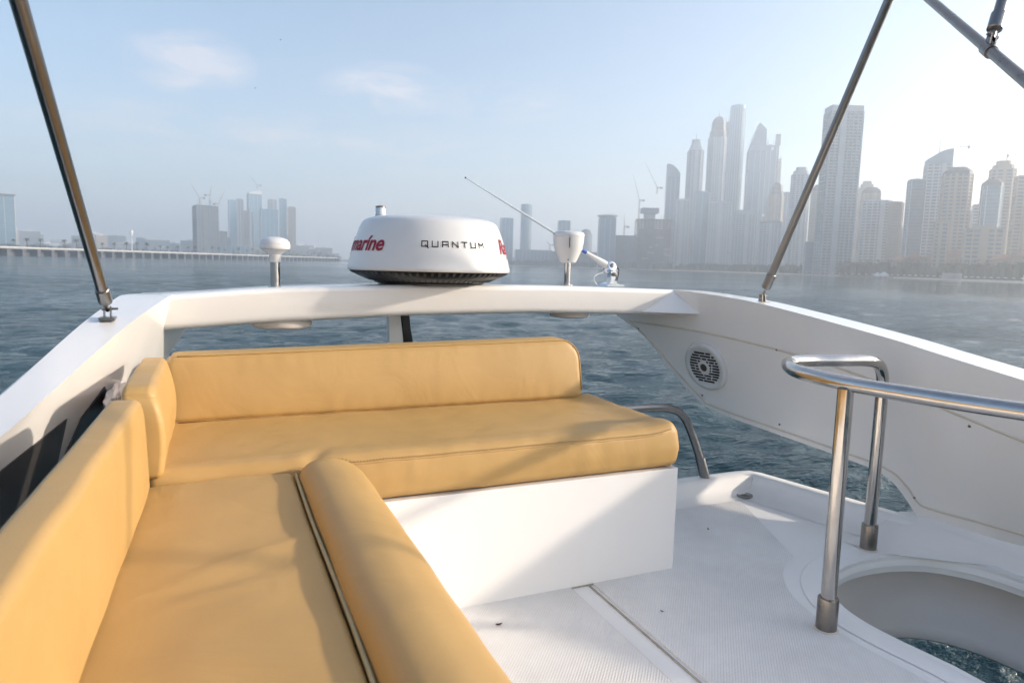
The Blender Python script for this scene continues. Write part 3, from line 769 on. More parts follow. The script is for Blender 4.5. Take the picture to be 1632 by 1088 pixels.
# tree belt: reads as one mass
def tree_belt():
    rng = random.Random(5); verts = []; faces = []
    sp = spline([(x, y, 0) for x, y in SHORE], 30)
    for i, p in enumerate(sp[:430]):
        d = Vector((p.x, p.y, 0)).normalized(); dist = p.length
        if i > 300 and rng.random() < 0.35: continue
        for rep in range(2):
            q = p + d * (44 + rng.random() * 40 + rep * 14); hh = rng.uniform(8, 15) * (1.25 if dist < 900 else 1.0); rr = rng.uniform(4.0, 8.0)
            for k in range(120):
                u = rng.uniform(-1, 1); a = rng.random() * 6.283; s = math.sqrt(1 - u * u) * rng.uniform(.75, 1.1)
                c = (q.x + math.cos(a) * s * rr, q.y + math.sin(a) * s * rr, WATER + 1.7 + hh * 0.55 + u * hh * 0.5)
                n0 = len(verts); sz = rng.uniform(0.5, 1.3)
                for _ in range(3): verts.append((c[0] + rng.uniform(-sz, sz), c[1] + rng.uniform(-sz, sz), c[2] + rng.uniform(-sz, sz)))
                faces.append((n0, n0 + 1, n0 + 2))
            n0 = len(verts)      # dark inner mass
            for k in range(8):
                a = k * 0.785; verts.append((q.x + math.cos(a) * rr * .8, q.y + math.sin(a) * rr * .8, WATER + 1.5)); verts.append((q.x + math.cos(a) * rr * .62, q.y + math.sin(a) * rr * .62, WATER + 1.5 + hh * .85))
            for k in range(8): faces.append((n0 + 2 * k, n0 + 2 * ((k + 1) % 8), n0 + 2 * ((k + 1) % 8) + 1, n0 + 2 * k + 1))
            faces.append(tuple(n0 + 2 * k + 1 for k in range(8)))
    me = bpy.data.meshes.new('treeline'); me.from_pydata(verts, [], faces); me.update()
    o = link('treeline', me, TREEG); o['kind'] = 'stuff'
tree_belt()

# beach pavilions, parasols and jetty
def pavilion(x, y, w, rz, lab):
    t = thing('beach_pavilion', lab, 'pavilion', (x, y, WATER + 1.2), rz)
    bm = bmesh.new(); box(bm, -w / 2, w / 2, -4, 4, 4.6, 5.4); fin('roof', bm, WHITEM, t, None)
    bm = bmesh.new(); n = int(w / 3.5)
    for i in range(n + 1):
        cx = -w / 2 + .3 + (w - .6) * i / n; box(bm, cx - .3, cx + .3, -3.8, -3.2, 0, 4.6)
    box(bm, -w / 2, w / 2, 3, 3.6, 0, 4.6); fin('columns', bm, WHITEM, t, None)
pavilion(612, 405, 15, -0.96, 'white beach pavilion with columns on the sand')
pavilion(625, 346, 12, -1.02, 'small white beach kiosk nearer the end of the sand')
t0 = thing('beach_parasol', 'small white parasol standing on the far beach', 'parasol', (0, 0, 0), 0, 'white parasols on the far beach')
bm = bmesh.new(); lathe(bm, [(1.7, 2.3), (0.9, 2.9), (0.05, 3.2)], 8); fin('canopy', bm, WHITEM, t0, None)
bm = bmesh.new(); tube(bm, [(0, 0, 0), (0, 0, 2.8)], 0.08, 5); fin('pole', bm, TRUNKM, t0, None)
sp = spline([(x, y, 0) for x, y in SHORE], 24); k = 0
for i in range(40, 118, 2):
    p = sp[i]; d = Vector((p.x, p.y, 0)).normalized(); q = p + d * random.uniform(16, 24)
    o = t0 if k == 0 else copy_tree(t0); k += 1
    o.location = (q.x, q.y, WATER + 0.95)
bm = bmesh.new(); A = Vector((610, 520, 0)); B = Vector((576, 440, 0)); d = (B - A).normalized(); q = Vector((-d.y, d.x, 0)) * 4
v = [bm.verts.new((A + s1 * q + (B - A) * u) + Vector((0, 0, z))) for z in (WATER + .6, WATER + 1.5) for s1, u in ((1, 0), (-1, 0), (-1, 1), (1, 1))]
for f in ((0, 3, 2, 1), (4, 5, 6, 7), (0, 1, 5, 4), (1, 2, 6, 5), (2, 3, 7, 6), (3, 0, 4, 7)): bm.faces.new([v[i] for i in f])
jt = thing('jetty', 'dark flat jetty lying low on the water before the huge balcony slab', 'jetty')
fin('walkway', bm, CONCD, jt, None)
bm = bmesh.new()
for i in range(9):
    p = A.lerp(B, (i + .5) / 9); tube(bm, [(p.x, p.y, WATER - 1.5), (p.x, p.y, WATER + 2.4)], 0.3, 6)
fin('piles', bm, CONCD, jt, None)
def tent(x, y, s, lab):
    bm = bmesh.new(); v = [bm.verts.new(p) for p in ((-s, -s, 2.5), (s, -s, 2.5), (s, s, 2.5), (-s, s, 2.5), (0, 0, 2.5 + s * .75), (-s, -s, 0), (s, -s, 0), (s, s, 0), (-s, s, 0))]
    for f in ((0, 1, 4), (1, 2, 4), (2, 3, 4), (3, 0, 4), (0, 5, 6, 1), (1, 6, 7, 2), (2, 7, 8, 3), (3, 8, 5, 0)): bm.faces.new([v[i] for i in f])
    o = fin('beach_tent', bm, WHITEM, None, None); o.location = (x, y, WATER + 1.2); o.rotation_euler.z = -.8; tag(o, lab, 'tent')
tent(640, 495, 4.2, 'larger white peaked tent on the sand near the jetty')
tent(652, 512, 3.0, 'smaller white peaked tent beside the larger one near the jetty')

# two distant birds
def bird(x, y, z, rz, lab):
    t = thing('bird', lab, 'bird', (x, y, z), rz)
    bm = bmesh.new(); n = 8
    tube(bm, [(-.28, 0, 0), (-.15, 0, .01), (0, 0, .02), (.16, 0, .03), (.24, 0, .05), (.3, 0, .04)], [.02, .06, .08, .05, .045, .01], 8)
    for s in (-1, 1):
        a = [bm.verts.new(p) for p in ((-.1, 0, .03), (.1, 0, .03), (.12, .3 * s, .2), (-.02, .62 * s, .12), (-.08, .3 * s, .19))]; bm.faces.new(a)
    fin('body', bm, BLACK, t, None)
bird(21.3, 239.2, 70.5, .4, 'tiny bird flying high in the sky, upper one of two')
bird(13.7, 243.6, 55.5, -.5, 'tiny bird flying in the sky, lower one of two')

# ================================================================== the yacht's flybridge
yacht = thing('motor_yacht', 'white flybridge of a motor yacht with an arch, coamings and ribbed deck', 'yacht')
def RW(y, z, off=0.0): return (1.85 + 0.18 * (2.2 - y) + 0.33 * (0.475 - z) + off, y, z)
def LW(y, z, off=0.0): return (-0.222 - 0.18 * (2.2 - y) - 0.33 * (0.475 - z) - off, y, z)

# opening outline (stairwell) and deck
OPEN = [(1.50, -0.6), (1.506, 0.3), (1.507, 0.837), (1.502, 0.93), (1.487, 1.03), (1.483, 1.119), (1.504, 1.206), (1.577, 1.299), (1.70, 1.362), (1.858, 1.372), (2.004, 1.331), (2.095, 1.235), (2.132, 1.112), (2.145, 0.9), (2.16, 0.3), (2.16, -0.6)]
osp = [(p.x, p.y) for p in spline([(a, b, 0) for a, b in OPEN], 5)]
bm = bmesh.new()
outer = [(2.42, -0.6), (2.33, 0.8), (2.16, 1.45), (1.985, 2.05), (-0.60, 2.05), (-0.72, -0.6)]
vs = [bm.verts.new((a, b, 0.0)) for a, b in osp + outer]
bm.faces.new(vs[::-1])
r = bmesh.ops.extrude_face_region(bm, geom=bm.faces[:]); bmesh.ops.translate(bm, verts=[e for e in r['geom'] if isinstance(e, bmesh.types.BMVert)], vec=(0, 0, -0.05))
fin('deck', bm, GELM, yacht, 30)

# rounded lip round the opening and the moulded wall below it
bm = bmesh.new(); rows = []
N = len(osp)
def onrm(i):
    a = Vector(osp[max(0, i - 1)]); b = Vector(osp[min(N - 1, i + 1)]); t = (b - a).normalized(); return Vector((-t.y, t.x))   # outward from the hole
for i, (a, b) in enumerate(osp):
    n = onrm(i); row = []
    for off, z in ((0.080, 0.0015), (0.070, 0.0028), (0.05, 0.0032), (0.025, 0.0022), (0.008, -0.002), (0.0, -0.012), (-0.004, -0.03)):
        row.append(bm.verts.new((a + n.x * off, b + n.y * off, z)))
    rows.append(row)
for p, q in zip(rows, rows[1:]):
    for k in range(len(p) - 1): bm.faces.new((p[k], p[k + 1], q[k + 1], q[k]))
fin('opening_lip', bm, GELM, yacht, 80)
bm = bmesh.new(); rows = []
for i, (a, b) in enumerate(osp):
    n = onrm(i); u = min(1, max(0, (a - 1.49) / 0.62)); depth = 0.02 + 0.20 * min(1, u * 1.8)
    if b < 1.15 and a < 1.6: depth = 0.02
    row = []
    for k in range(9):
        s = k / 8; bulge = 0.055 * math.sin(s * math.pi) * u
        row.append(bm.verts.new((a + n.x * (0.002 + bulge - 0.05 * s * u), b + n.y * (0.002 + bulge - 0.05 * s * u), -0.028 - depth * s)))
    rows.append(row)
for p, q in zip(rows, rows[1:]):
    for k in range(8): bm.faces.new((p[k], p[k + 1], q[k + 1], q[k]))
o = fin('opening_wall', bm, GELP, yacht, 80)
md = o.modifiers.new('thick', 'SOLIDIFY'); md.thickness = 0.012; md.offset = 1

# ribbed non-skid panels (slightly proud, rounded corners)
def panel(name, pts, material, z0=0.0, z1=0.004, bev=0.0):
    bm = bmesh.new(); A = [bm.verts.new((a, b, z1)) for a, b in pts]; B = [bm.verts.new((a, b, z0 - 0.002)) for a, b in pts]
    n = len(A); bm.faces.new(A)
    for i in range(n): bm.faces.new((A[i], B[i], B[(i + 1) % n], A[(i + 1) % n]))
    return fin(name, bm, material, yacht, 30)
pr = [(0.938, -0.6), (1.385, -0.6), (1.385, 0.9)] + [(p.x, p.y) for p in spline([(1.372, 1.05, 0), (1.378, 1.17, 0), (1.42, 1.30, 0), (1.51, 1.41, 0), (1.61, 1.47, 0)], 5)] + [(1.80, 1.90), (1.795, 1.915), (1.78, 1.92), (1.2, 1.93), (0.96, 1.93), (0.938, 1.91)]
panel('nonskid_panel', pr, NONSKID)['label'] = 'larger ribbed deck panel beside the handrail'
panel('nonskid_panel', [(-0.1, -0.6), (0.868, -0.6), (0.868, 1.60), (-0.1, 1.60)], NONSKID)['label'] = 'ribbed deck panel in front of the bench'
panel('deck_groove', [(0.9225, -0.6), (0.9275, -0.6), (0.9275, 1.60), (0.9225, 1.60)], GROOVE, 0, 0.0025)
panel('deck_groove', [(0.869, -0.6), (0.8705, -0.6), (0.8705, 1.60), (0.869, 1.60)], GROOVE, 0, 0.002)

# raised rim of the deck
def sweep(name, left, sec, material, smooth=40):
    """left: list of (x,y,nx,ny) ; sec(k)-> list of (off, z)"""
    bm = bmesh.new(); rows = []
    for i, (x, y, nx, ny) in enumerate(left): rows.append([bm.verts.new((x + nx * o_, y + ny * o_, z)) for o_, z in sec(i)])
    for p, q in zip(rows, rows[1:]):
        for k in range(len(p) - 1): bm.faces.new((p[k], p[k + 1], q[k + 1], q[k]))
    return fin(name, bm, material, yacht, smooth)
rimline = [(-0.6, 2.06), (0.5, 2.06), (1.5, 2.06), (1.90, 2.062), (1.965, 2.05), (1.992, 2.01), (2.03, 1.86), (2.075, 1.68), (2.127, 1.46), (2.17, 1.40), (2.26, 1.35)]
rl = []
for i, (x, y) in enumerate(rimline):
    a = Vector(rimline[max(0, i - 1)]); b = Vector(rimline[min(len(rimline) - 1, i + 1)]); t = (b - a).normalized(); rl.append((x, y, t.y, -t.x))   # inward
def rsec(i):
    aft = i < 5
    return [(-0.03, -0.32), (-0.012, 0.02), (-0.004, 0.058), (0.006, 0.068), (0.045, 0.070), (0.056, 0.066), (0.062, 0.055)] + ([(0.075, 0.02), (0.10, 0.004), (0.13, 0.001)] if aft else [(0.072, 0.03), (0.105, 0.010), (0.16, 0.001)])
rl = [(x, y, -nx if False else nx, ny) for x, y, nx, ny in rl]
sweep('deck_rim', rl, rsec, GELM, 50)
# cove from the side panel down to the deck
cl = [(0, y) for y in (1.50, 1.46, 1.40, 1.2, 1.0, 0.7, 0.3, -0.6)]
bm = bmesh.new(); rows = []
for _, y in cl:
    xw = RW(y, 0.09)[0]; f = min(1, max(0.0, (1.50 - y) / 0.10))
    row = [bm.verts.new((xw + 0.02, y, 0.10 * f + 0.07 * (1 - f)))]
    for o_, z in ((-0.02, 0.068), (-0.055, 0.048), (-0.09, 0.030), (-0.13, 0.016), (-0.18, 0.007), (-0.24, 0.002)):
        x_ = xw + o_
        if y < 1.33: x_ = max(x_, 2.145 + (1.33 - y) * 0.02 + (o_ + 0.24) * 0.01)
        row.append(bm.verts.new((x_, y, z)))
    rows.append(row)
for p, q in zip(rows, rows[1:]):
    for k in range(len(p) - 1): bm.faces.new((p[k], q[k], q[k + 1], p[k + 1]))
fin('deck_cove', bm, GELM, yacht, 80)

# deck drain
bm = bmesh.new(); lathe(bm, [(0.030, 0.0), (0.031, 0.008), (0.024, 0.009), (0.022, 0.004)], 24, Matrix.Translation((1.862, 1.955, 0.001))); dr = fin('deck_drain', bm, STEELP, yacht, 40)
bm = bmesh.new()
for k in range(-2, 3): box(bm, 1.862 + k * 0.008 - 0.002, 1.862 + k * 0.008 + 0.002, 1.936, 1.974, 0.004, 0.0075)
fin('grate', bm, STEELD, dr, None)

# side coamings / arch legs
AFT = [(2.70, 0.735), (2.72, 0.70), (2.669, 0.642), (2.548, 0.581), (2.47, 0.50), (2.408, 0.423), (2.33, 0.345), (2.268, 0.298), (2.176, 0.274), (1.92, 0.246), (1.698, 0.223), (1.56, 0.204), (1.50, 0.172), (1.462, 0.118), (1.44, 0.075)]
TOP = [(1.44, 0.06)] + [(-0.6, 0.03), (-0.6, 0.27)] + [(p.x, p.y) for p in spline([(-0.6, 0.27, 0), (0.2, 0.40, 0), (0.7, 0.505, 0), (1.103, 0.593, 0), (1.304, 0.638, 0), (1.48, 0.678, 0), (1.881, 0.750, 0), (2.115, 0.773, 0), (2.288, 0.782, 0), (2.5, 0.775, 0), (2.66, 0.755, 0)], 5)[1:]]
aft = [(p.x, p.y) for p in spline([(a, b, 0) for a, b in AFT], 4)]
outl = aft + TOP
def wing(fn, dz, bev_, name, label, ow=lambda a, b: 0.100 + 0.22 * (0.80 - b)):
    bm = bmesh.new()
    sh = lambda z, y=0: z + dz * min(1, max(0, (z - 0.2) / 0.4)) - (0.075 * min(1, max(0, (2.25 - y) / 0.8)) * min(1, max(0, (z - 0.2) / 0.4)) if dz else 0)
    slab(bm, outl, lambda a, b: fn(a, sh(b, a)), lambda a, b: fn(a, sh(b, a), ow(a, b)))
    es = [e for e in bm.edges if len(e.link_faces) == 2 and e.calc_face_angle(0) > R(50)]
    bmesh.ops.bevel(bm, geom=es, offset=bev_, segments=5, profile=0.5, affect='EDGES', clamp_overlap=True)
    o = fin(name, bm, GEL, yacht, 42); o['label'] = label; return o
wr = wing(RW, 0.0, 0.011, 'side_coaming', 'side panel carrying the speaker')
wl = wing(LW, -0.032, 0.030, 'side_coaming', 'glossy coaming behind the sofa', lambda a, b: 0.068 + 0.06 * min(1, max(0, (a - 1.57) / 0.7)) + 0.1 * (0.80 - b))

# raised panel edge lines and screws on the speaker side
def on_r(y, z, off=0.0035): return RW(y, z, off)
seamA = [(2.60, 0.632), (2.55, 0.628), (2.217, 0.619), (1.95, 0.598), (1.709, 0.566), (1.50, 0.523), (1.322, 0.473), (1.0, 0.385), (0.6, 0.29)]
seamB = [(2.60, 0.632), (2.49, 0.545), (2.36, 0.41), (2.265, 0.328), (2.20, 0.300), (1.694, 0.246), (1.52, 0.222), (1.46, 0.178), (1.43, 0.128), (1.38, 0.118), (1.2, 0.122), (0.6, 0.13)]
for sm in (seamA, seamB):
    bm = bmesh.new(); pts = spline([on_r(a, b) for a, b in sm], 6); tube(bm, pts, 0.0060, 10); fin('panel_seam', bm, CAULK, yacht, 180)
for y, z in ((2.549, 0.598), (1.857, 0.585), (2.259, 0.340), (1.904, 0.290), (1.438, 0.142), (1.25, 0.43)):
    bm = bmesh.new(); lathe(bm, [(0.0045, 0), (0.004, 0.002), (0.0015, 0.0025)], 10); o = fin('screw', bm, STEELD, yacht, 40)
    o.location = on_r(y, z, -0.001); o.rotation_euler = Vector((-1, -0.18, -0.33)).to_track_quat('Z', 'Y').to_euler()
# dark side windows in the sofa-side coaming
def lpoly(name, pts, off):
    bm = bmesh.new(); slab(bm, pts, lambda a, b: LW(a, b, -off), lambda a, b: LW(a, b, 0.01)); return fin(name, bm, TINT, yacht, 40, bev=0.002)
lpoly('side_window', [(1.700, 0.512), (1.44, 0.480), (1.1, 0.425), (0.8, 0.37), (0.8, 0.02), (1.72, 0.02), (1.735, 0.41)], 0.003)
lpoly('side_window', [(1.90, 0.545), (1.80, 0.492), (1.775, 0.42), (1.765, 0.02), (2.05, 0.02), (2.15, 0.40)], 0.003)

# arch beam
def arch_beam():
    bm = bmesh.new(); rows = []
    tz = [(-0.30, .742), (-.107, .752), (.182, .777), (.59, .790), (1.223, .792), (1.734, .783), (1.95, .775)]
    bz = [(-0.30, .632), (-.169, .638), (.105, .656), (.613, .680), (1.095, .687), (1.467, .681), (1.818, .675), (1.95, .672)]
    xs = np.linspace(-0.22, 1.86, 60)
    T = np.interp(xs, *zip(*tz)); B = np.interp(xs, *zip(*bz))
    ker = np.ones(5) / 5
    T = np.convolve(np.pad(T, 2, 'edge'), ker, 'valid'); B = np.convolve(np.pad(B, 2, 'edge'), ker, 'valid')
    for x, t, b in zip(xs, T, B):
        prof = []; y0, y1 = 2.285, 2.62
        def corner(cy, cz, a0, rr, n=6):
            for k in range(n + 1):
                a = R(a0 + 90 * k / n); prof.append((cy + rr * math.cos(a), cz + rr * math.sin(a)))
        yb = 2.305
        corner(y0 + 0.016, t - 0.016, 180, 0.016) if False else None
        # front face from bottom to top, then back
        for k in range(7): a = R(270 - 90 * k / 6); prof.append((yb + 0.030 + 0.030 * math.cos(a), b + 0.030 + 0.030 * math.sin(a)))
        for k in range(7): a = R(180 - 90 * k / 6); prof.append((y0 + 0.018 + 0.018 * math.cos(a), t - 0.018 + 0.018 * math.sin(a)))
        for k in range(7): a = R(90 - 90 * k / 6); prof.append((y1 - 0.03 + 0.03 * math.cos(a), t - 0.035 + 0.03 * math.sin(a)))
        for k in range(7): a = R(0 - 90 * k / 6); prof.append((y1 - 0.05 + 0.03 * math.cos(a), b + 0.03 + 0.03 * math.sin(a)))
        rows.append([bm.verts.new((x, py, pz)) for py, pz in prof])
    n = len(rows[0])
    for p, q in zip(rows, rows[1:]):
        for k in range(n): bm.faces.new((p[k], q[k], q[(k + 1) % n], p[(k + 1) % n]))
    bm.faces.new(rows[0]); bm.faces.new(rows[-1][::-1])
    fin('arch_beam', bm, GEL, yacht, 60)
    # sloping gussets where the beam meets the legs
    for s in (1,):
        if s: P = [(1.59, 2.290, .690), (1.718, 2.290, .776), (1.795, 2.17, .690), (1.80, 2.32, .776), (1.80, 2.32, .675), (1.59, 2.32, .69)]
        else: P = [(-0.04, 2.290, .655), (-.085, 2.288, .742), (-.178, 2.20, .652), (-.19, 2.32, .742), (-.19, 2.32, .640), (-.04, 2.32, .66)]
        bm = bmesh.new(); bmesh.ops.convex_hull(bm, input=[bm.verts.new(p) for p in P]); fin('gusset', bm, GEL, yacht, 20, bev=0.008, seg=3)
arch_beam()

# ------------------------------------------------------------------ bench and sofa bases
bm = bmesh.new(); box(bm, -0.20, 1.205, 1.532, 2.03, 0.0, 0.304)
fin('bench_base', bm, GEL, yacht, 30, bev=0.013, seg=4)
bm = bmesh.new(); box(bm, 0.33, 1.204, 1.5285, 1.5318, 0.0, 0.0035); fin('base_sealant', bm, GROOVE, yacht, None)
bm = bmesh.new(); box(bm, -0.20, 0.285, -0.6, 1.525, 0.0, 0.304)
fin('sofa_base', bm, GEL, yacht, 30, bev=0.012, seg=3)

# ------------------------------------------------------------------ cushions
def stitch(parent, pts, r=0.0011, name='stitching'):
    bm = bmesh.new(); P = spline(pts, 10); acc = 0.0; st = []; cur = [P[0]]
    # dashed thread: short raised stitches along the seam
    L_ = 0; seglen = 0.007; Q = [P[0]]
    for a, b in zip(P, P[1:]):
        d = (b - a).length; n = max(1, int(round(d / 0.0035)))
        for k in range(1, n + 1): Q.append(a.lerp(b, k / n))
    i = 0
    while i + 2 < len(Q): tube(bm, [Q[i], Q[i + 1]], r, 4, True); i += 2
    o = fin(name, bm, THREAD, parent, None); o['kind'] = 'stuff'; return o
def wr_(p, amp, s, seed): return amp * nz3(p, s, seed)

# transverse bench seat
ct = thing('bench_seat_cushion', 'long mustard seat cushion lying on the transverse white bench', 'cushion')
def d_seat(p):
    top = max(0, (p.z - 0.33) / 0.09)
    u = (p.x - 0.5) / 0.75; v = (p.y - 1.80) / 0.27
    puff = 0.004 * max(0, 1 - u ** 4) * max(0, 1 - v * v)
    edge = 0.007 * math.exp(-((p.y - 1.575) / 0.045) ** 2) + 0.012 * math.exp(-((p.x - 1.185) / 0.04) ** 2)
    # crease where the sofa joins
    cr = -0.012 * math.exp(-((p.x - 0.20 - (p.y - 1.55) * 0.4) / 0.018) ** 2) * max(0, 1 - (p.y - 1.53) / 0.12) if p.y < 1.65 else 0
    p.z += top * (puff + edge + cr + wr_(p, 0.0028, 7, 3) + wr_(p, 0.0012, 19, 8))
    side = 1 - abs((p.z - 0.36) / 0.06)
    if p.y < 1.62: p.z += top * 0.0016 * mn.noise(Vector((p.x * 34, p.y * 7, 2))) * math.exp(-((p.y - 1.55) / .035) ** 2); p.y += 0.0016 * mn.noise(Vector((p.x * 26, p.z * 9, 4)))
    if p.y < 1.56: p.y -= 0.008 * max(0, side) + 0.002 * nz3(p, 14, 5)
    if p.x > 1.17: p.x += 0.010 * max(0, side) + 0.006 * nz3(p, 16, 9)
    return p
bm = bmesh.new(); rounded_box(bm, (-0.14, 1.535, 0.3065), (1.207, 2.045, 0.417), 0.024, 0.011, d_seat)
seat = fin('cushion_cover', bm, VINYL, ct, 180)
def topz(x, y, zz=0.4165):
    q = d_seat(Vector((x, y, zz))); return q
pts = [(lambda q: (q.x, q.y - 0.001, q.z - 0.003))(d_seat(Vector((x, 1.5375 + 0.0, 0.4035)))) for x in np.linspace(0.24, 1.18, 26)]
bm = bmesh.new(); tube(bm, pts, 0.0028, 6); fin('seam', bm, VINYL, ct, 180)
stitch(ct, [(a, b - 0.0015, c + 0.006) for a, b, c in pts])

# bench backrest
cb = thing('bench_backrest_cushion', 'long mustard backrest cushion with rounded end standing along the bench under the arch', 'cushion')
X0, X1, ZB = -0.128, 1.168, 0.412
def ztop(x): return 0.596 + (x + 0.128) / 1.25 * 0.022
def d_back(p):
    # corner rounding of the free end in the x-z plane
    zt = 1.0; rc = 0.075
    for (sx, cx) in ((1, X1 - rc), (-1, X0 + rc * .4)):
        rr = rc if sx > 0 else rc * .4
        dx = (p.x - cx) * sx; dz = p.z - (0.61 - rr)
        if dx > 0 and dz > 0:
            mm = max(dx, dz); l = math.hypot(dx, dz); dx, dz = dx * mm / l, dz * mm / l; p.x = cx + sx * dx; p.z = 0.61 - rr + dz
        dz2 = (ZB + 0.03) - p.z
        if sx > 0 and dx > 0 and dz2 > 0 : pass
    h = (p.z - ZB) / (0.61 - ZB); p.z = ZB + h * (ztop(p.x) - ZB)
    u = (p.x - 0.52) / 0.65; puff = 0.014 * max(0, 1 - u ** 6) * max(0, 1 - (2 * h - 1) ** 2)
    if p.y < 2.09: p.y -= puff + 0.0013 * nz3(p, 9, 2)
    if p.y < 2.06: p.y += 0.0018 * mn.noise(Vector((p.x * 30, p.z * 8, 1))) * (math.exp(-((h - 1) / .25) ** 2) + math.exp(-(h / .25) ** 2))
    p.y += 0.045 * h
    return p
bm = bmesh.new(); rounded_box(bm, (X0, 2.018, ZB), (X1, 2.118, 0.61), 0.020, 0.011, d_back)
fin('cushion_cover', bm, VINYL, cb, 180)
pts = [tuple(d_back(Vector((x, 2.024, 0.6045)))) for x in np.linspace(X0 + 0.03, X1 - 0.085, 22)]
end = [tuple(d_back(Vector((X1 - 0.0055 if t > .0 else X1, 2.026, z)))) for t, z in ((1, .58), (1, .54), (1, .49), (1, .44))]
cpts = []
for k in range(1, 8):
    a = R(90 - 90 * k / 8); cpts.append(Vector((X1 - 0.075 + 0.0725 * math.cos(a), 2.024, 0.61 - 0.075 + 0.0725 * math.sin(a))))
def d2(p):
    h = (p.z - ZB) / (0.61 - ZB); p.z = ZB + h * (ztop(p.x) - ZB); p.y += 0.045 * h - 0.001; return tuple(p)
allp = [(a, b - 0.001, c + 0.001) for a, b, c in pts] + [d2(q) for q in cpts] + [d2(Vector((X1 - 0.003, 2.024, z))) for z in (.53, .49, .44)]
bm = bmesh.new(); tube(bm, allp, 0.0022, 6); fin('piping', bm, VINYL, cb, 180)
stitch(cb, [(a, b + 0.006, c - 0.0005) if c > 0.59 else (a - 0.004, b + 0.002, c) for a, b, c in allp])
bm = bmesh.new(); tube(bm, [(x, 2.006, ZB + 0.007) for x in np.linspace(X0 + .03, X1 - .03, 10)], 0.002, 6); fin('lower_seam', bm, THREAD, cb, 180)

# sofa seat
cs_ = thing('sofa_seat_cushion', 'flat mustard seat cushion of the sofa running towards the camera', 'cushion')
def d_sofa(p):
    top = max(0, (p.z - 0.33) / 0.075)
    p.z += top * (0.006 * max(0, 1 - ((p.x - 0.02) / 0.17) ** 2) + wr_(p, 0.004, 4.5, 1) + wr_(p, 0.0022, 13, 4))
    for (cx, cy, a, L_, amp) in ((0.06, 1.10, .5, .14, .005), (0.02, 1.02, .35, .12, -.004), (-0.02, 0.98, .15, .10, .004)):
        dx = (p.x - cx) * math.cos(a) + (p.y - cy) * math.sin(a); dy = -(p.x - cx) * math.sin(a) + (p.y - cy) * math.cos(a)
        p.z += top * amp * math.exp(-(dx / L_) ** 2 - (dy / .012) ** 2)
    return p
bm = bmesh.new(); rounded_box(bm, (-0.19, -0.6, 0.3065), (0.151, 1.522, 0.401), 0.014, 0.016, d_sofa)
fin('cushion_cover', bm, VINYL, cs_, 180)

# front bolster of the sofa
cr_ = thing('sofa_bolster_cushion', 'rounded mustard bolster along the front edge of the sofa seat', 'cushion')
def bolster():
    bm = bmesh.new(); ys = list(np.linspace(-0.6, 1.40, 66)) + [1.43, 1.455, 1.475, 1.490, 1.500, 1.506, 1.508]
    rows = []
    for y in ys:
        e = max(0, (y - 1.455) / 0.053); sh = 1 - 0.22 * (1 - math.sqrt(max(0, 1 - min(1, e) ** 2)))
        shrink = 0.014 * (1 - math.sqrt(max(0, 1 - min(1, e) ** 2))) * 1.0
        prof = []
        xl, xr, zb, zt = 0.155 + shrink, 0.312 - shrink, 0.306, 0.440 - shrink * 1.2
        # D section: flat left, big rounded right shoulder
        pts = [(xl, zb), (xl - .002, zb + .06), (xl, zt - .045), (xl + .010, zt - .020), (xl + .032, zt - .004), (xl + .065, zt), (xl + .095, zt - .006), (xr - .030, zt - .022), (xr - .010, zt - .048), (xr, zt - .080), (xr - .002, zb + .012), (xr - .012, zb)]
        sp = spline([(a, b, 0) for a, b in pts], 4)
        rows.append([bm.verts.new((q.x + 0.0025 * nz3((q.x, y, q.y), 8, 6), y + 0.10 * 0 , q.y + 0.003 * nz3((q.x, y, q.y), 6, 7) * (q.y > .36))) for q in sp])
    n = len(rows[0])
    for p, q in zip(rows, rows[1:]):
        for k in range(n): bm.faces.new((p[k], q[k], q[(k + 1) % n], p[(k + 1) % n]))
    bm.faces.new(rows[0]); bm.faces.new(rows[-1][::-1])
    return bm
fin('cushion_cover', bolster(), VINYL, cr_, 180 - 100)
bm = bmesh.new(); tube(bm, [(0.1525 + 0.0012 * math.sin(y * 9), y, 0.4045 + 0.001 * math.sin(y * 5)) for y in np.linspace(-0.6, 1.495, 60)], 0.0032, 8); fin('piping', bm, PIPING, cr_, 180)
stitch(cr_, [(0.17, 1.512, 0.409), (0.20, 1.5115, 0.424), (0.25, 1.511, 0.426), (0.29, 1.507, 0.412)])

# long sofa backrest
cl_ = thing('sofa_backrest_cushion', 'large mustard backrest cushion in low sun, standing between sofa seat and coaming', 'cushion')
BX0, BX1, BY1 = -0.178, -0.124, 1.485
def d_lb(p):
    h = (p.z - 0.40) / 0.20; rc = 0.055
    dy = p.y - (BY1 - rc); dz = p.z - (0.60 - rc)
    if dy > 0 and dz > 0:
        mm = max(dy, dz); l = math.hypot(dy, dz); p.y = BY1 - rc + dy * mm / l; p.z = 0.60 - rc + dz * mm / l
    if p.x > -0.15: p.x += 0.006 * max(0, 1 - (2 * h - 1) ** 2) * min(1, max(0, (BY1 - p.y) / 0.1)) + 0.0025 * nz3(p, 7, 3)
    p.x -= 0.010 * max(0, h) + 0.032 * max(0, 1.4 - p.y)
    p.z -= 0.012 * max(0, (1.4 - p.y)) * 0.4
    p.z += 0.002 * nz3(p, 9, 1)
    if p.z > .5: p.x += 0
    return p
bm = bmesh.new(); rounded_box(bm, (BX0, -0.6, 0.405), (BX1, BY1, 0.598), 0.013, 0.022, d_lb)
fin('cushion_cover', bm, VINYL, cl_, 180)

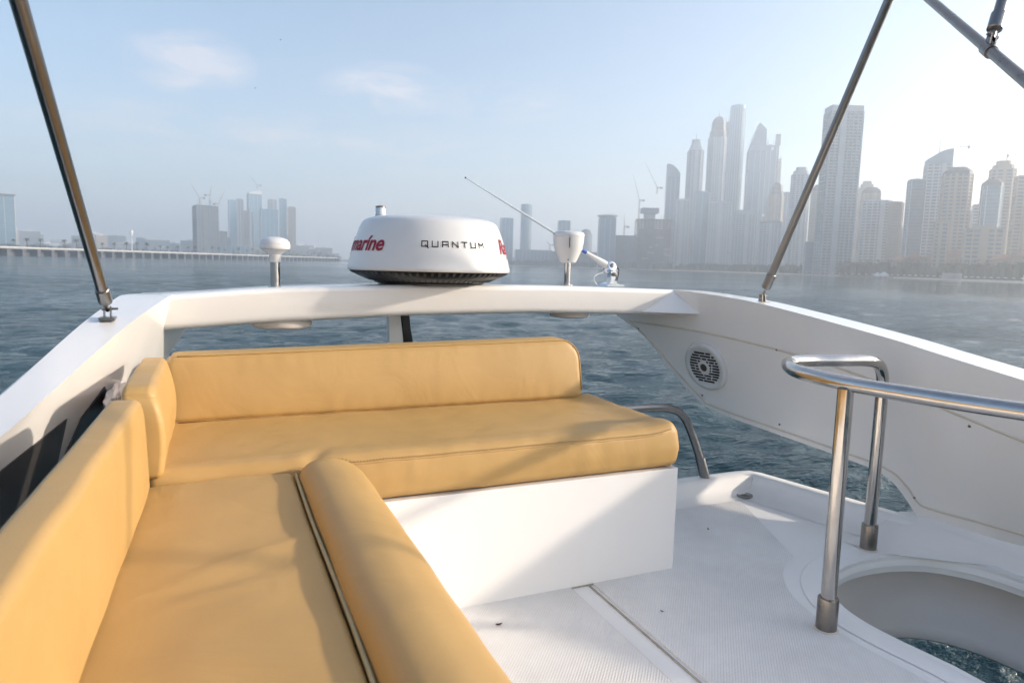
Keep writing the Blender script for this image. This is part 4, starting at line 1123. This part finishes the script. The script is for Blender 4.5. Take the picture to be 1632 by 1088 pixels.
# corner cushion
cc = thing('corner_cushion', 'short mustard corner cushion wedged between sofa backrest and bench backrest', 'cushion')
def d_c(p):
    h = (p.z - 0.40) / 0.20; rc = 0.05
    dy = (1.53 + rc) - p.y; dz = p.z - (0.60 - rc)
    if dy > 0 and dz > 0:
        mm = max(dy, dz); l = math.hypot(dy, dz); p.y = 1.53 + rc - dy * mm / l; p.z = 0.60 - rc + dz * mm / l
    if p.x > -0.14: p.x += 0.016 * max(0, 1 - (2 * h - 1) ** 2) + 0.003 * nz3(p, 9, 5)
    p.x -= 0.010 * max(0, h)
    p.z += 0.003 * nz3(p, 11, 2)
    return p
bm = bmesh.new(); rounded_box(bm, (-0.168, 1.53, 0.408), (-0.110, 2.00, 0.602), 0.013, 0.02, d_c)
fin('cushion_cover', bm, VINYL, cc, 180)
pp = [Vector((-0.112, 1.535, z)) for z in (.43, .48, .53)] + [Vector((-0.112, 1.535 + .045 * (1 - math.cos(R(a))), .553 + .045 * math.sin(R(a)))) for a in (20, 45, 70, 90)] + [Vector((-0.114, y, 0.6)) for y in (1.65, 1.8, 1.95)]

# crumpled white cloth behind the corner cushion
bm = bmesh.new(); bmesh.ops.create_icosphere(bm, subdivisions=5, radius=1)
for v in bm.verts:
    p = v.co.copy(); k = 1 + 0.30 * mn.noise(p * 1.6) + 0.16 * abs(mn.noise(p * 4.5)) + 0.05 * mn.noise(p * 11)
    v.co = Vector((p.x * 0.026 * k - 0.225, p.y * 0.13 * k + 1.95, p.z * 0.042 * k + 0.500))
o = fin('white_cloth', bm, CLOTHM, None, 180); tag(o, 'crumpled white cloth stuffed between corner cushion and coaming', 'cloth')

# ------------------------------------------------------------------ equipment on the arch
RC = Vector((0.735, 2.44, 0.0))
ra = thing('radar_dome', 'white round radar dome with red and black lettering on the arch', 'radar', (RC.x, RC.y, 0.787))
zb = 0.787
RP = [(0.296, 0.838), (0.2965, 0.848), (0.292, 0.866), (0.285, 0.895), (0.277, 0.925), (0.268, 0.955), (0.258, 0.982), (0.250, 0.999), (0.241, 1.012), (0.224, 1.021), (0.19, 1.028), (0.10, 1.034), (0.01, 1.035)]
RPs = [(p.x, p.y) for p in spline([(a, b, 0) for a, b in RP], 4)]
def rrad(z):
    zz = [b for a, b in RP[1:9]]; aa = [a for a, b in RP[1:9]]; return float(np.interp(z, zz, aa))
bm = bmesh.new(); lathe(bm, [(0.285, 0.8365 - zb), (0.293, 0.8365 - zb)] + [(a, b - zb) for a, b in RPs], 128)
fin('dome', bm, PLAST, ra, 60)
bm = bmesh.new(); lathe(bm, [(0.175, 0.0), (0.18, 0.003), (0.20, 0.006), (0.205, 0.013), (0.215, 0.0135), (0.262, 0.030), (0.282, 0.043), (0.289, 0.0495), (0.28, 0.0495)], 96)
fin('base', bm, BLACK, ra, 40)
bm = bmesh.new()
for k in range(72):
    a = 2 * math.pi * k / 72; c, s = math.cos(a), math.sin(a)
    def P(r_, t_, z_): return (r_ * c - t_ * s, r_ * s + t_ * c, z_)
    v = [bm.verts.new(P(*q)) for q in ((0.222, -.0035, .0135), (0.222, .0035, .0135), (0.286, .0045, .0415), (0.286, -.0045, .0415), (0.222, -.0035, .019), (0.222, .0035, .019), (0.29, .0045, .0475), (0.29, -.0045, .0475))]
    for f in ((0, 3, 2, 1), (4, 5, 6, 7), (0, 1, 5, 4), (1, 2, 6, 5), (2, 3, 7, 6), (3, 0, 4, 7)): bm.faces.new([v[i] for i in f])
o = fin('vent_ribs', bm, DARKG, ra, None); o['kind'] = 'stuff'
for a in (35, 145, 215, 325):
    bm = bmesh.new(); lathe(bm, [(0.014, -0.002), (0.014, 0.012)], 12, Matrix.Translation((0.16 * math.cos(R(a)), 0.16 * math.sin(R(a)), 0))); fin('foot', bm, BLACK, ra, 40)
ang0 = math.atan2(-RC.y, -RC.x)              # towards the viewer
def on_dome(phi_deg, v):                      # phi grows to the right as seen from the seats
    a = ang0 + R(phi_deg); z = v; r_ = rrad(z) + 0.0022; return Vector((r_ * math.cos(a), r_ * math.sin(a), z - zb))
GL = {'Q': [[(0, 0), (1, 0), (1, 1), (0, 1), (0, 0)], [(.62, .28), (1.12, -.28)]], 'U': [[(0, 1), (0, 0), (1, 0), (1, 1)]], 'A': [[(0, 0), (0, 1), (1, 1), (1, 0)], [(0, .42), (1, .42)]],
      'N': [[(0, 0), (0, 1), (1, 0), (1, 1)]], 'T': [[(0, 1), (1, 1)], [(.5, 1), (.5, 0)]], 'M': [[(0, 0), (0, 1), (.5, .45), (1, 1), (1, 0)]]}
lw, lh, sw = 3.9, 0.0175, 0.0016      # letter width in degrees, height, stroke half width in metres
for i, ch in enumerate('QUANTUM'):
    bm = bmesh.new(); f0 = -5.6 + i * 7.05
    for st in GL[ch]:
        for (a, b), (c, d) in zip(st, st[1:]):
            p = Vector((a * lw * .00482, b * lh)); q = Vector((c * lw * .00482, d * lh)); e = (q - p).normalized(); n = Vector((-e.y, e.x)) * sw
            p -= e * sw * .9; q += e * sw * .9; N_ = 5; prev = None
            for k in range(N_ + 1):
                w = p.lerp(q, k / N_); cur = [bm.verts.new(on_dome(f0 + (w + s * n).x / .00482, 0.9205 + (w + s * n).y)) for s in (1, -1)]
                if prev: bm.faces.new((prev[0], prev[1], cur[1], cur[0]))
                prev = cur
    fin('letter', bm, INK, ra, None)
def dome_text(txt, end_phi=None, start_phi=None, xh=0.036, base=0.905):
    cu = bpy.data.curves.new('lettering', 'FONT'); cu.body = txt; cu.size = 1.0; cu.offset = 0.022; cu.shear = 0.22; cu.space_character = 0.98
    ob = bpy.data.objects.new('lettering', cu); coll.objects.link(ob); bpy.context.view_layer.update()
    me = bpy.data.meshes.new_from_object(ob.evaluated_get(bpy.context.evaluated_depsgraph_get())); coll.objects.unlink(ob); bpy.data.objects.remove(ob)
    bm = bmesh.new(); bm.from_mesh(me)
    xs = [v.co.x for v in bm.verts]; x0, x1 = min(xs), max(xs); sc = xh / 0.50; w = (x1 - x0) * sc * 1.0 / .00482
    st = end_phi - w if end_phi is not None else start_phi
    bmesh.ops.subdivide_edges(bm, edges=[e for e in bm.edges if e.calc_length() > .12], cuts=2)
    for v in bm.verts:
        v.co = on_dome(st + (v.co.x - x0) * sc / .00482, base + v.co.y * sc)
    fin('lettering', bm, RED, ra, None)
dome_text('Raymar\u00edne', end_phi=-33.0)
dome_text('Raymar\u00edne', start_phi=61.0)

# navigation light on a pole behind the radar; its bracket shows under the arch
nl = thing('navigation_light', 'clear navigation light on a pole, its top peeping over the radar dome', 'light', (0.60, 2.66, 0.60))
bm = bmesh.new(); tube(bm, [(0, 0, 0.10), (0, 0, 0.425)], 0.011, 12); fin('pole', bm, STEEL, nl, 60)
bm = bmesh.new(); lathe(bm, [(0.012, .415), (0.022, .42), (0.025, .435), (0.020, .442), (0.021, .448)], 24); fin('socket', bm, PLASTG, nl, 50)
bm = bmesh.new(); lathe(bm, [(0.019, .448), (0.020, .470), (0.018, .474)], 24); fin('lens', bm, LENS, nl, 50)
bm = bmesh.new(); lathe(bm, [(0.020, .4742), (0.020, .479), (0.012, .482)], 24); fin('cap', bm, STEELD, nl, 50)
mb = thing('mast_bracket', 'black and white slanted bracket rising under the arch behind the bench backrest', 'bracket')
bm = bmesh.new(); slab(bm, [(0.630, .70), (0.660, .70), (0.668, .62), (0.690, .50), (0.70, .30), (0.64, .30), (0.652, .50), (0.640, .62)], lambda a, b: (a + .012, 2.50, b), lambda a, b: (a + .012, 2.56, b)); fin('black_plate', bm, BLACK, mb, 40, bev=.003)
bm = bmesh.new(); slab(bm, [(0.597, .70), (0.638, .70), (0.648, .62), (0.662, .50), (0.67, .30), (0.60, .30), (0.604, .50), (0.600, .62)], lambda a, b: (a, 2.505, b), lambda a, b: (a, 2.545, b)); fin('white_plate', bm, GEL, mb, 40, bev=.004)

# mushroom GPS antenna
ga = thing('mushroom_antenna', 'white mushroom shaped antenna on a short steel post', 'antenna', (0.190, 2.42, 0.770))
bm = bmesh.new(); lathe(bm, [(0.024, 0), (0.024, .006), (0.0160, .008), (0.0160, .090)], 24); fin('post', bm, STEEL, ga, 50)
bm = bmesh.new(); lathe(bm, [(0.018, .086), (0.0192, .088), (0.0192, .110), (0.022, .113), (0.040, .124), (0.045, .1275)], 32); fin('neck', bm, PLAST, ga, 50)
bm = bmesh.new(); lathe(bm, [(0.038, .1278), (0.0480, .129), (0.0495, .134), (0.0495, .1415), (0.0488, .1425), (0.0492, .1435), (0.047, .153), (0.039, .162), (0.026, .1675), (0.012, .1695), (0.002, .170)], 40); fin('cap', bm, PLAST, ga, 60)
for a in (-80, -125):
    bm = bmesh.new(); lathe(bm, [(0.002, 0), (0.002, .003)], 8, Matrix.Translation((0.021 * math.cos(R(a)), 0.021 * math.sin(R(a)), .127)) @ Matrix.Rotation(R(90), 4, 'Y')); fin('screw', bm, BLACK, ga, None)

# cup shaped antenna
ca = thing('cup_antenna', 'white cup shaped antenna housing on a steel post', 'antenna', (1.303, 2.42, 0.790))
bm = bmesh.new(); lathe(bm, [(0.026, 0), (0.026, .004), (0.0135, .005), (0.0135, .10)], 24); fin('post', bm, STEEL, ca, 50)
cp = spline([(0.030, .092, 0), (0.034, .096, 0), (0.047, .125, 0), (0.058, .155, 0), (0.062, .185, 0), (0.0625, .194, 0)], 5)
bm = bmesh.new(); lathe(bm, [(0.014, .094), (0.026, .091)] + [(p.x, p.y) for p in cp], 48); fin('cup', bm, PLAST, ca, 60)
bm = bmesh.new(); lathe(bm, [(0.059, .1942), (0.0630, .1948), (0.0635, .203), (0.059, .211), (0.045, .2155), (0.02, .217), (0.002, .2175)], 48); fin('lid', bm, PLAST, ca, 50)
bm = bmesh.new(); box(bm, -0.0012, 0.0012, -0.0645, -0.050, .150, .190); fin('slot', bm, DARKG, ca, None, recalc=True)
ca.rotation_euler.z = R(-24)
bm = bmesh.new(); lathe(bm, [(0.0025, 0), (0.0025, .003)], 10, Matrix.Translation((-.002, -0.040, .103)) @ Matrix.Rotation(R(90), 4, 'X')); fin('screw', bm, BLACK, ca, None)

# VHF whip antenna on ratchet mount
va = thing('whip_antenna', 'long thin whip antenna folded down on a chrome ratchet mount', 'antenna')
pv_ = Vector((1.500, 2.42, 0.868)); tip = Vector((0.862, 2.42, 1.183)); dv = (tip - pv_).normalized()
bm = bmesh.new(); tube(bm, [pv_ + dv * 0.16, pv_ + dv * 0.30, pv_ + dv * .5, tip], [0.0058, 0.0052, 0.0042, 0.0020], 12); fin('whip', bm, mat('pale_blue_whip', (0.50, 0.56, 0.62), 0.3), va, 60)
bm = bmesh.new(); bmesh.ops.create_uvsphere(bm, u_segments=10, v_segments=8, radius=0.0035, matrix=Matrix.Translation(tip)); fin('tip', bm, BLACK, va, 60)
bm = bmesh.new(); tube(bm, [pv_ + dv * 0.010, pv_ + dv * 0.05, pv_ + dv * .10, pv_ + dv * .17], [0.0150, 0.0135, 0.0085, 0.0052], 20); fin('ferrule', bm, PLAST, va, 40)
bm = bmesh.new(); tube(bm, [pv_ + dv * 0.128, pv_ + dv * .150], [0.0080, 0.0070], 20); fin('printed_band', bm, BLUEP, va, 40)
bm = bmesh.new(); lathe(bm, [(0.012, -.020), (0.020, -.018), (0.021, 0), (0.020, .018), (0.012, .020)], 24, Matrix.Translation(pv_) @ Matrix.Rotation(R(70), 4, 'X')); fin('ratchet_hub', bm, CHROME, va, 40)
bm = bmesh.new(); lathe(bm, [(0.009, .018), (0.009, .026), (0.004, .027)], 16, Matrix.Translation(pv_) @ Matrix.Rotation(R(70), 4, 'X')); fin('bolt', bm, STEELD, va, 40)
bm = bmesh.new(); slab(bm, [(-.016, .797), (.016, .797), (.013, .835), (.016, .862), (-.002, .878), (-.016, .860), (-.012, .835)], lambda a, b: (1.512 + a, 2.405, b), lambda a, b: (1.512 + a, 2.435, b)); fin('bracket', bm, CHROME, va, 40, bev=.004)
bm = bmesh.new(); slab(bm, [(-.045, .7905), (.042, .7905), (.040, .796), (.016, .799), (-.012, .806), (-.04, .796)], lambda a, b: (1.512 + a, 2.385, b), lambda a, b: (1.512 + a, 2.455, b)); fin('foot_plate', bm, CHROME, va, 40, bev=.002)
bm = bmesh.new(); lathe(bm, [(0.008, 0), (0.008, .012), (0.003, .013)], 14, Matrix.Translation((1.514, 2.405, .838)) @ Matrix.Rotation(R(90), 4, 'X')); fin('pivot_bolt', bm, STEELD, va, 40)
bm = bmesh.new(); tube(bm, spline([(1.527, 2.41, .866), (1.533, 2.402, .858), (1.530, 2.40, .835), (1.524, 2.40, .812)], 5), .0022, 8); fin('lever', bm, BLACK, va, 60)
bm = bmesh.new(); tube(bm, spline([(1.478, 2.42, .862), (1.462, 2.41, .846), (1.435, 2.405, .838), (1.418, 2.40, .828), (1.417, 2.40, .812), (1.432, 2.40, .7945)], 8), .0016, 8); fin('cable', bm, PLAST, va, 180)

# round lamps under the arch
def under(x, z, r_, lab):
    t = thing('arch_speaker', lab, 'ceiling speaker', (x, 2.43, z))
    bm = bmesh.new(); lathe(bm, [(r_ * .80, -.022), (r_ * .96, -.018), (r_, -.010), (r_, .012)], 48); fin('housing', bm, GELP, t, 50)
    bm = bmesh.new(); lathe(bm, [(r_ * .70, -.0232), (r_ * .78, -.0222)], 40); fin('grille', bm, PLASTG, t, 50)
under(0.212, 0.656, 0.098, 'round white speaker under the arch below the mushroom antenna')
under(1.322, 0.684, 0.080, 'round white speaker under the arch below the cup antenna')

# ------------------------------------------------------------------ speaker on the side panel
nrm = Vector((-1, -0.18, -0.33)).normalized()
sp_ = thing('side_speaker', 'round white marine speaker with slotted grille on the side panel', 'speaker')
upv = Vector((0, 0, 1)); upv = (upv - nrm * upv.dot(nrm)).normalized(); rv = upv.cross(nrm).normalized()
MS = Matrix((rv, upv, nrm)).transposed().to_4x4(); MS.translation = Vector(RW(2.203, 0.475)); MS = MS @ Matrix.Scale(1.06, 4)
sp_.matrix_world = MS
bm = bmesh.new(); lathe(bm, [(0.099, 0.0), (0.099, 0.006), (0.096, 0.012), (0.088, 0.0155), (0.080, 0.015), (0.076, 0.0125), (0.02, 0.0155), (0.001, 0.0158)], 64); fin('housing', bm, PLAST, sp_, 40)
random.seed(3); rows_ = 11
slots = []
for i in range(rows_):
    yy = -0.064 + 0.128 * (i + .5) / rows_; half = math.sqrt(max(0, 0.071 ** 2 - yy * yy)); hx = math.sqrt(max(0, 0.028 ** 2 - yy * yy))
    x = -half + 0.002
    while x < half - 0.006:
        x1 = min(half, x + random.choice((.022, .034, .05)))
        parts = [(x, x1)] if hx == 0 or x1 < -hx or x > hx else [(x, min(x1, -hx)), (max(x, hx), x1)]
        for a, b in parts:
            if b - a > 0.005: slots.append((a, b, yy))
        x = x1 + 0.005
for a, b, yy in slots:
    bm = bmesh.new(); zz = 0.0128 + 0.003 * (1 - math.hypot((a + b) / 2, yy) / 0.07)
    box(bm, a, b, yy - 0.0036, yy + 0.0036, zz - .004, zz + 0.0012); fin('grille_slot', bm, BLACK, sp_, None)
bm = bmesh.new(); lathe(bm, [(0.022, .014), (0.0225, .018), (0.019, .0195), (0.016, .0175)], 32); fin('tweeter_ring', bm, PLAST, sp_, 40)
bm = bmesh.new(); lathe(bm, [(0.0155, .0165), (0.0155, .0185), (0.009, .0215), (0.001, .0225)], 24); fin('tweeter', bm, mat('tarnished_tweeter', (0.10, 0.09, 0.06), 0.35, 0.6), sp_, 60)

# ------------------------------------------------------------------ rails
hr = thing('handrail', 'polished steel handrail looping round the stair opening on two posts', 'handrail')
path = spline([(1.86, -0.6, .612), (1.66, 0.2, .612), (1.433, .781, .612), (1.375, 1.0, .612), (1.358, 1.12, .612), (1.366, 1.215, .612), (1.388, 1.30, .612), (1.437, 1.375, .612), (1.505, 1.435, .612), (1.60, 1.450, .612), (1.70, 1.428, .612), (1.79, 1.418, .610), (1.845, 1.421, .597), (1.872, 1.424, .565), (1.880, 1.426, .52), (1.881, 1.426, .47)], 10)
bm = bmesh.new(); tube(bm, path, 0.0180, 28); fin('rail', bm, STEEL, hr, 60)
for (x, y, zt) in ((1.354, 1.12, .600), (1.881, 1.426, .475)):
    bm = bmesh.new(); tube(bm, [(x, y, 0.0), (x, y, zt)], 0.0180, 28); po = fin('post', bm, STEEL, hr, 60)
    bm = bmesh.new(); lathe(bm, [(0.0240, 0.003), (0.0245, 0.006), (0.0243, 0.082), (0.0232, .085), (0.0195, .0855)], 28, Matrix.Translation((x, y, 0))); fin('collar', bm, STEELD, po, 50)
    bm = bmesh.new(); lathe(bm, [(0.0285, 0.0035), (0.0285, .0052), (0.0240, .0075)], 28, Matrix.Translation((x, y, 0))); fin('sealant', bm, CAULK, po, 50)
gr = thing('grab_rail', 'low curved steel grab rail behind the bench end at the deck edge', 'grab rail')
path = spline([(1.20, 2.03, .362), (1.32, 2.03, .362), (1.45, 2.03, .360), (1.54, 2.03, .353), (1.60, 2.03, .326), (1.638, 2.03, .275), (1.675, 2.03, .20), (1.705, 2.03, .13), (1.728, 2.03, .068)], 8)
bm = bmesh.new(); tube(bm, path, 0.0150, 24); fin('rail', bm, STEELP, gr, 60)
q0, q1 = Vector((1.699, 2.03, .148)), Vector((1.730, 2.03, .066))
bm = bmesh.new(); tube(bm, [q0, q0.lerp(q1, .04), q1], [.0178, .0188, .0188], 24); fin('collar', bm, STEELP, gr, 50)

def hinge(parent, base, topd, s=1.0):
    b = Vector(base)
    bm = bmesh.new(); box(bm, b.x - .022 * s, b.x + .022 * s, b.y - .032 * s, b.y + .032 * s, b.z - .004, b.z + .004); o = fin('base_plate', bm, STEELD, parent, 30, bev=.0015)
    bm = bmesh.new()
    for dx in (-.009, .009): slab(bm, [(-.014, .003), (.014, .003), (.009, .040), (-.009, .040)], lambda a, c, dx=dx: (b.x + (dx - .002) * s, b.y + a * s, b.z + c * s), lambda a, c, dx=dx: (b.x + (dx + .002) * s, b.y + a * s, b.z + c * s))
    fin('fork', bm, STEELD, parent, 30)
    bm = bmesh.new(); tube(bm, [(b.x - .017 * s, b.y, b.z + .030 * s), (b.x + .030 * s, b.y, b.z + .032 * s)], .0038 * s, 10); fin('pin', bm, STEELD, parent, 60)
    bm = bmesh.new(); tube(bm, [(b.x, b.y, b.z + .026 * s), Vector(b) + Vector((0, 0, .026 * s)) + topd * .035 * s], .006 * s, 12); fin('eye', bm, STEELD, parent, 60)
def strut(label, base, top, r_, name='canopy_strut'):
    t = thing(name, label, 'strut'); b = Vector(base); tp = Vector(top); a = b + Vector((0, 0, .026)); d = (tp - a).normalized()
    hinge(t, base, d, 0.78)
    bm = bmesh.new(); tube(bm, [a + d * .052, tp], r_, 24); fin('tube', bm, STEELP, t, 60)
    bm = bmesh.new(); tube(bm, [a + d * .030, a + d * .034, a + d * .088, a + d * .090], [r_ * .9, r_ * 1.27, r_ * 1.27, r_ * 1.1], 24); fin('end_cap', bm, STEELP, t, 40)
    bm = bmesh.new(); tube(bm, [a + d * .066 + Vector((0, -r_ * 1.2, 0)), a + d * .066 + Vector((0, -r_ * 1.45, 0))], .003, 8); fin('set_screw', bm, STEELD, t, 40)
    return t
strut('slanted steel canopy strut rising from the sofa side coaming', (-0.247, 1.97, 0.707), (-0.262, 1.10, 1.372), 0.0125)
rs = strut('slanted steel canopy strut rising from the speaker side coaming', (1.865, 1.935, 0.752), (1.868, 1.475, 1.755), 0.0135)
cf = thing('canopy_bow', 'steel canopy bow with clamped brace crossing the upper corner of the sky', 'canopy bow')
fa, fb = Vector((1.87, 1.482, 1.750)), Vector((1.24, 0.627, 1.088))
bm = bmesh.new(); tube(bm, [fa - (fb - fa) * .12, fa, fa.lerp(fb, .5), fa.lerp(fb, .85)] + spline([tuple(fa.lerp(fb, .90)), (1.34, .60, 1.05), (1.55, .46, .88), (1.85, .40, .62), (2.06, .40, .42)], 6), .0104, 24); fin('bow_tube', bm, STEELD, cf, 60)
jt_ = Vector((1.706, 1.26, 1.577)).lerp(Vector((1.376, .812, 1.23)), .70); dd = (fb - fa).normalized()
bm = bmesh.new(); tube(bm, [jt_ - dd * .017, jt_ + dd * .017], .0130, 24); fin('clamp', bm, STEELD, cf, 40)
bt = jt_ + Vector((0.10, 0.03, 0.20)); bd = (bt - jt_).normalized()
bm = bmesh.new(); sidev = dd.cross(bd).normalized()
for s in (-.006, .006): slab(bm, [(-.013, .010), (.013, .010), (.008, .046), (-.008, .046)], lambda a, c, s=s: tuple(jt_ + dd * a + bd * c + sidev * (s - .0015)), lambda a, c, s=s: tuple(jt_ + dd * a + bd * c + sidev * (s + .0015)))
fin('fork', bm, STEELD, cf, 30)
bm = bmesh.new(); tube(bm, [jt_ + bd * .036 - sidev * .012, jt_ + bd * .036 + sidev * .012], .004, 12); fin('pin', bm, STEELD, cf, 60)
bm = bmesh.new(); tube(bm, [jt_ + bd * .050, jt_ + bd * .053, jt_ + bd * .092, jt_ + bd * .094], [.009, .0145, .0145, .012], 24); fin('end_cap', bm, STEELP, cf, 40)
bm = bmesh.new(); tube(bm, [jt_ + bd * .030, jt_ + bd * .052], .006, 12); fin('eye', bm, STEELD, cf, 60)
bm = bmesh.new(); tube(bm, [jt_ + bd * .09, jt_ + bd * .6], .0115, 24); fin('brace_tube', bm, STEELP, cf, 60)

# bits of dry leaf on the deck
for (x, y, s, lab) in ((0.612, 1.422, .006, 'tiny curled dry leaf on the ribbed panel in front of the bench'), (1.50, 1.73, .005, 'tiny dark crumb on the ribbed panel past the bench end'), (1.024, 1.334, .0035, 'tiny dark crumb on the ribbed panel near the bench corner')):
    bm = bmesh.new(); bmesh.ops.create_icosphere(bm, subdivisions=2, radius=1)
    for v in bm.verts:
        k = 1 + .4 * mn.noise(v.co * 2 + Vector((x * 9, 0, 0))); v.co = Vector((v.co.x * s * k * 1.5, v.co.y * s * .45 * k, v.co.z * s * .35 * k + s * .3 + abs(v.co.x) * s * .4))
    o = fin('dry_leaf', bm, LEAF, None, 60); o.location = (x, y, 0.0045); o.rotation_euler.z = x * 5; tag(o, lab, 'leaf')
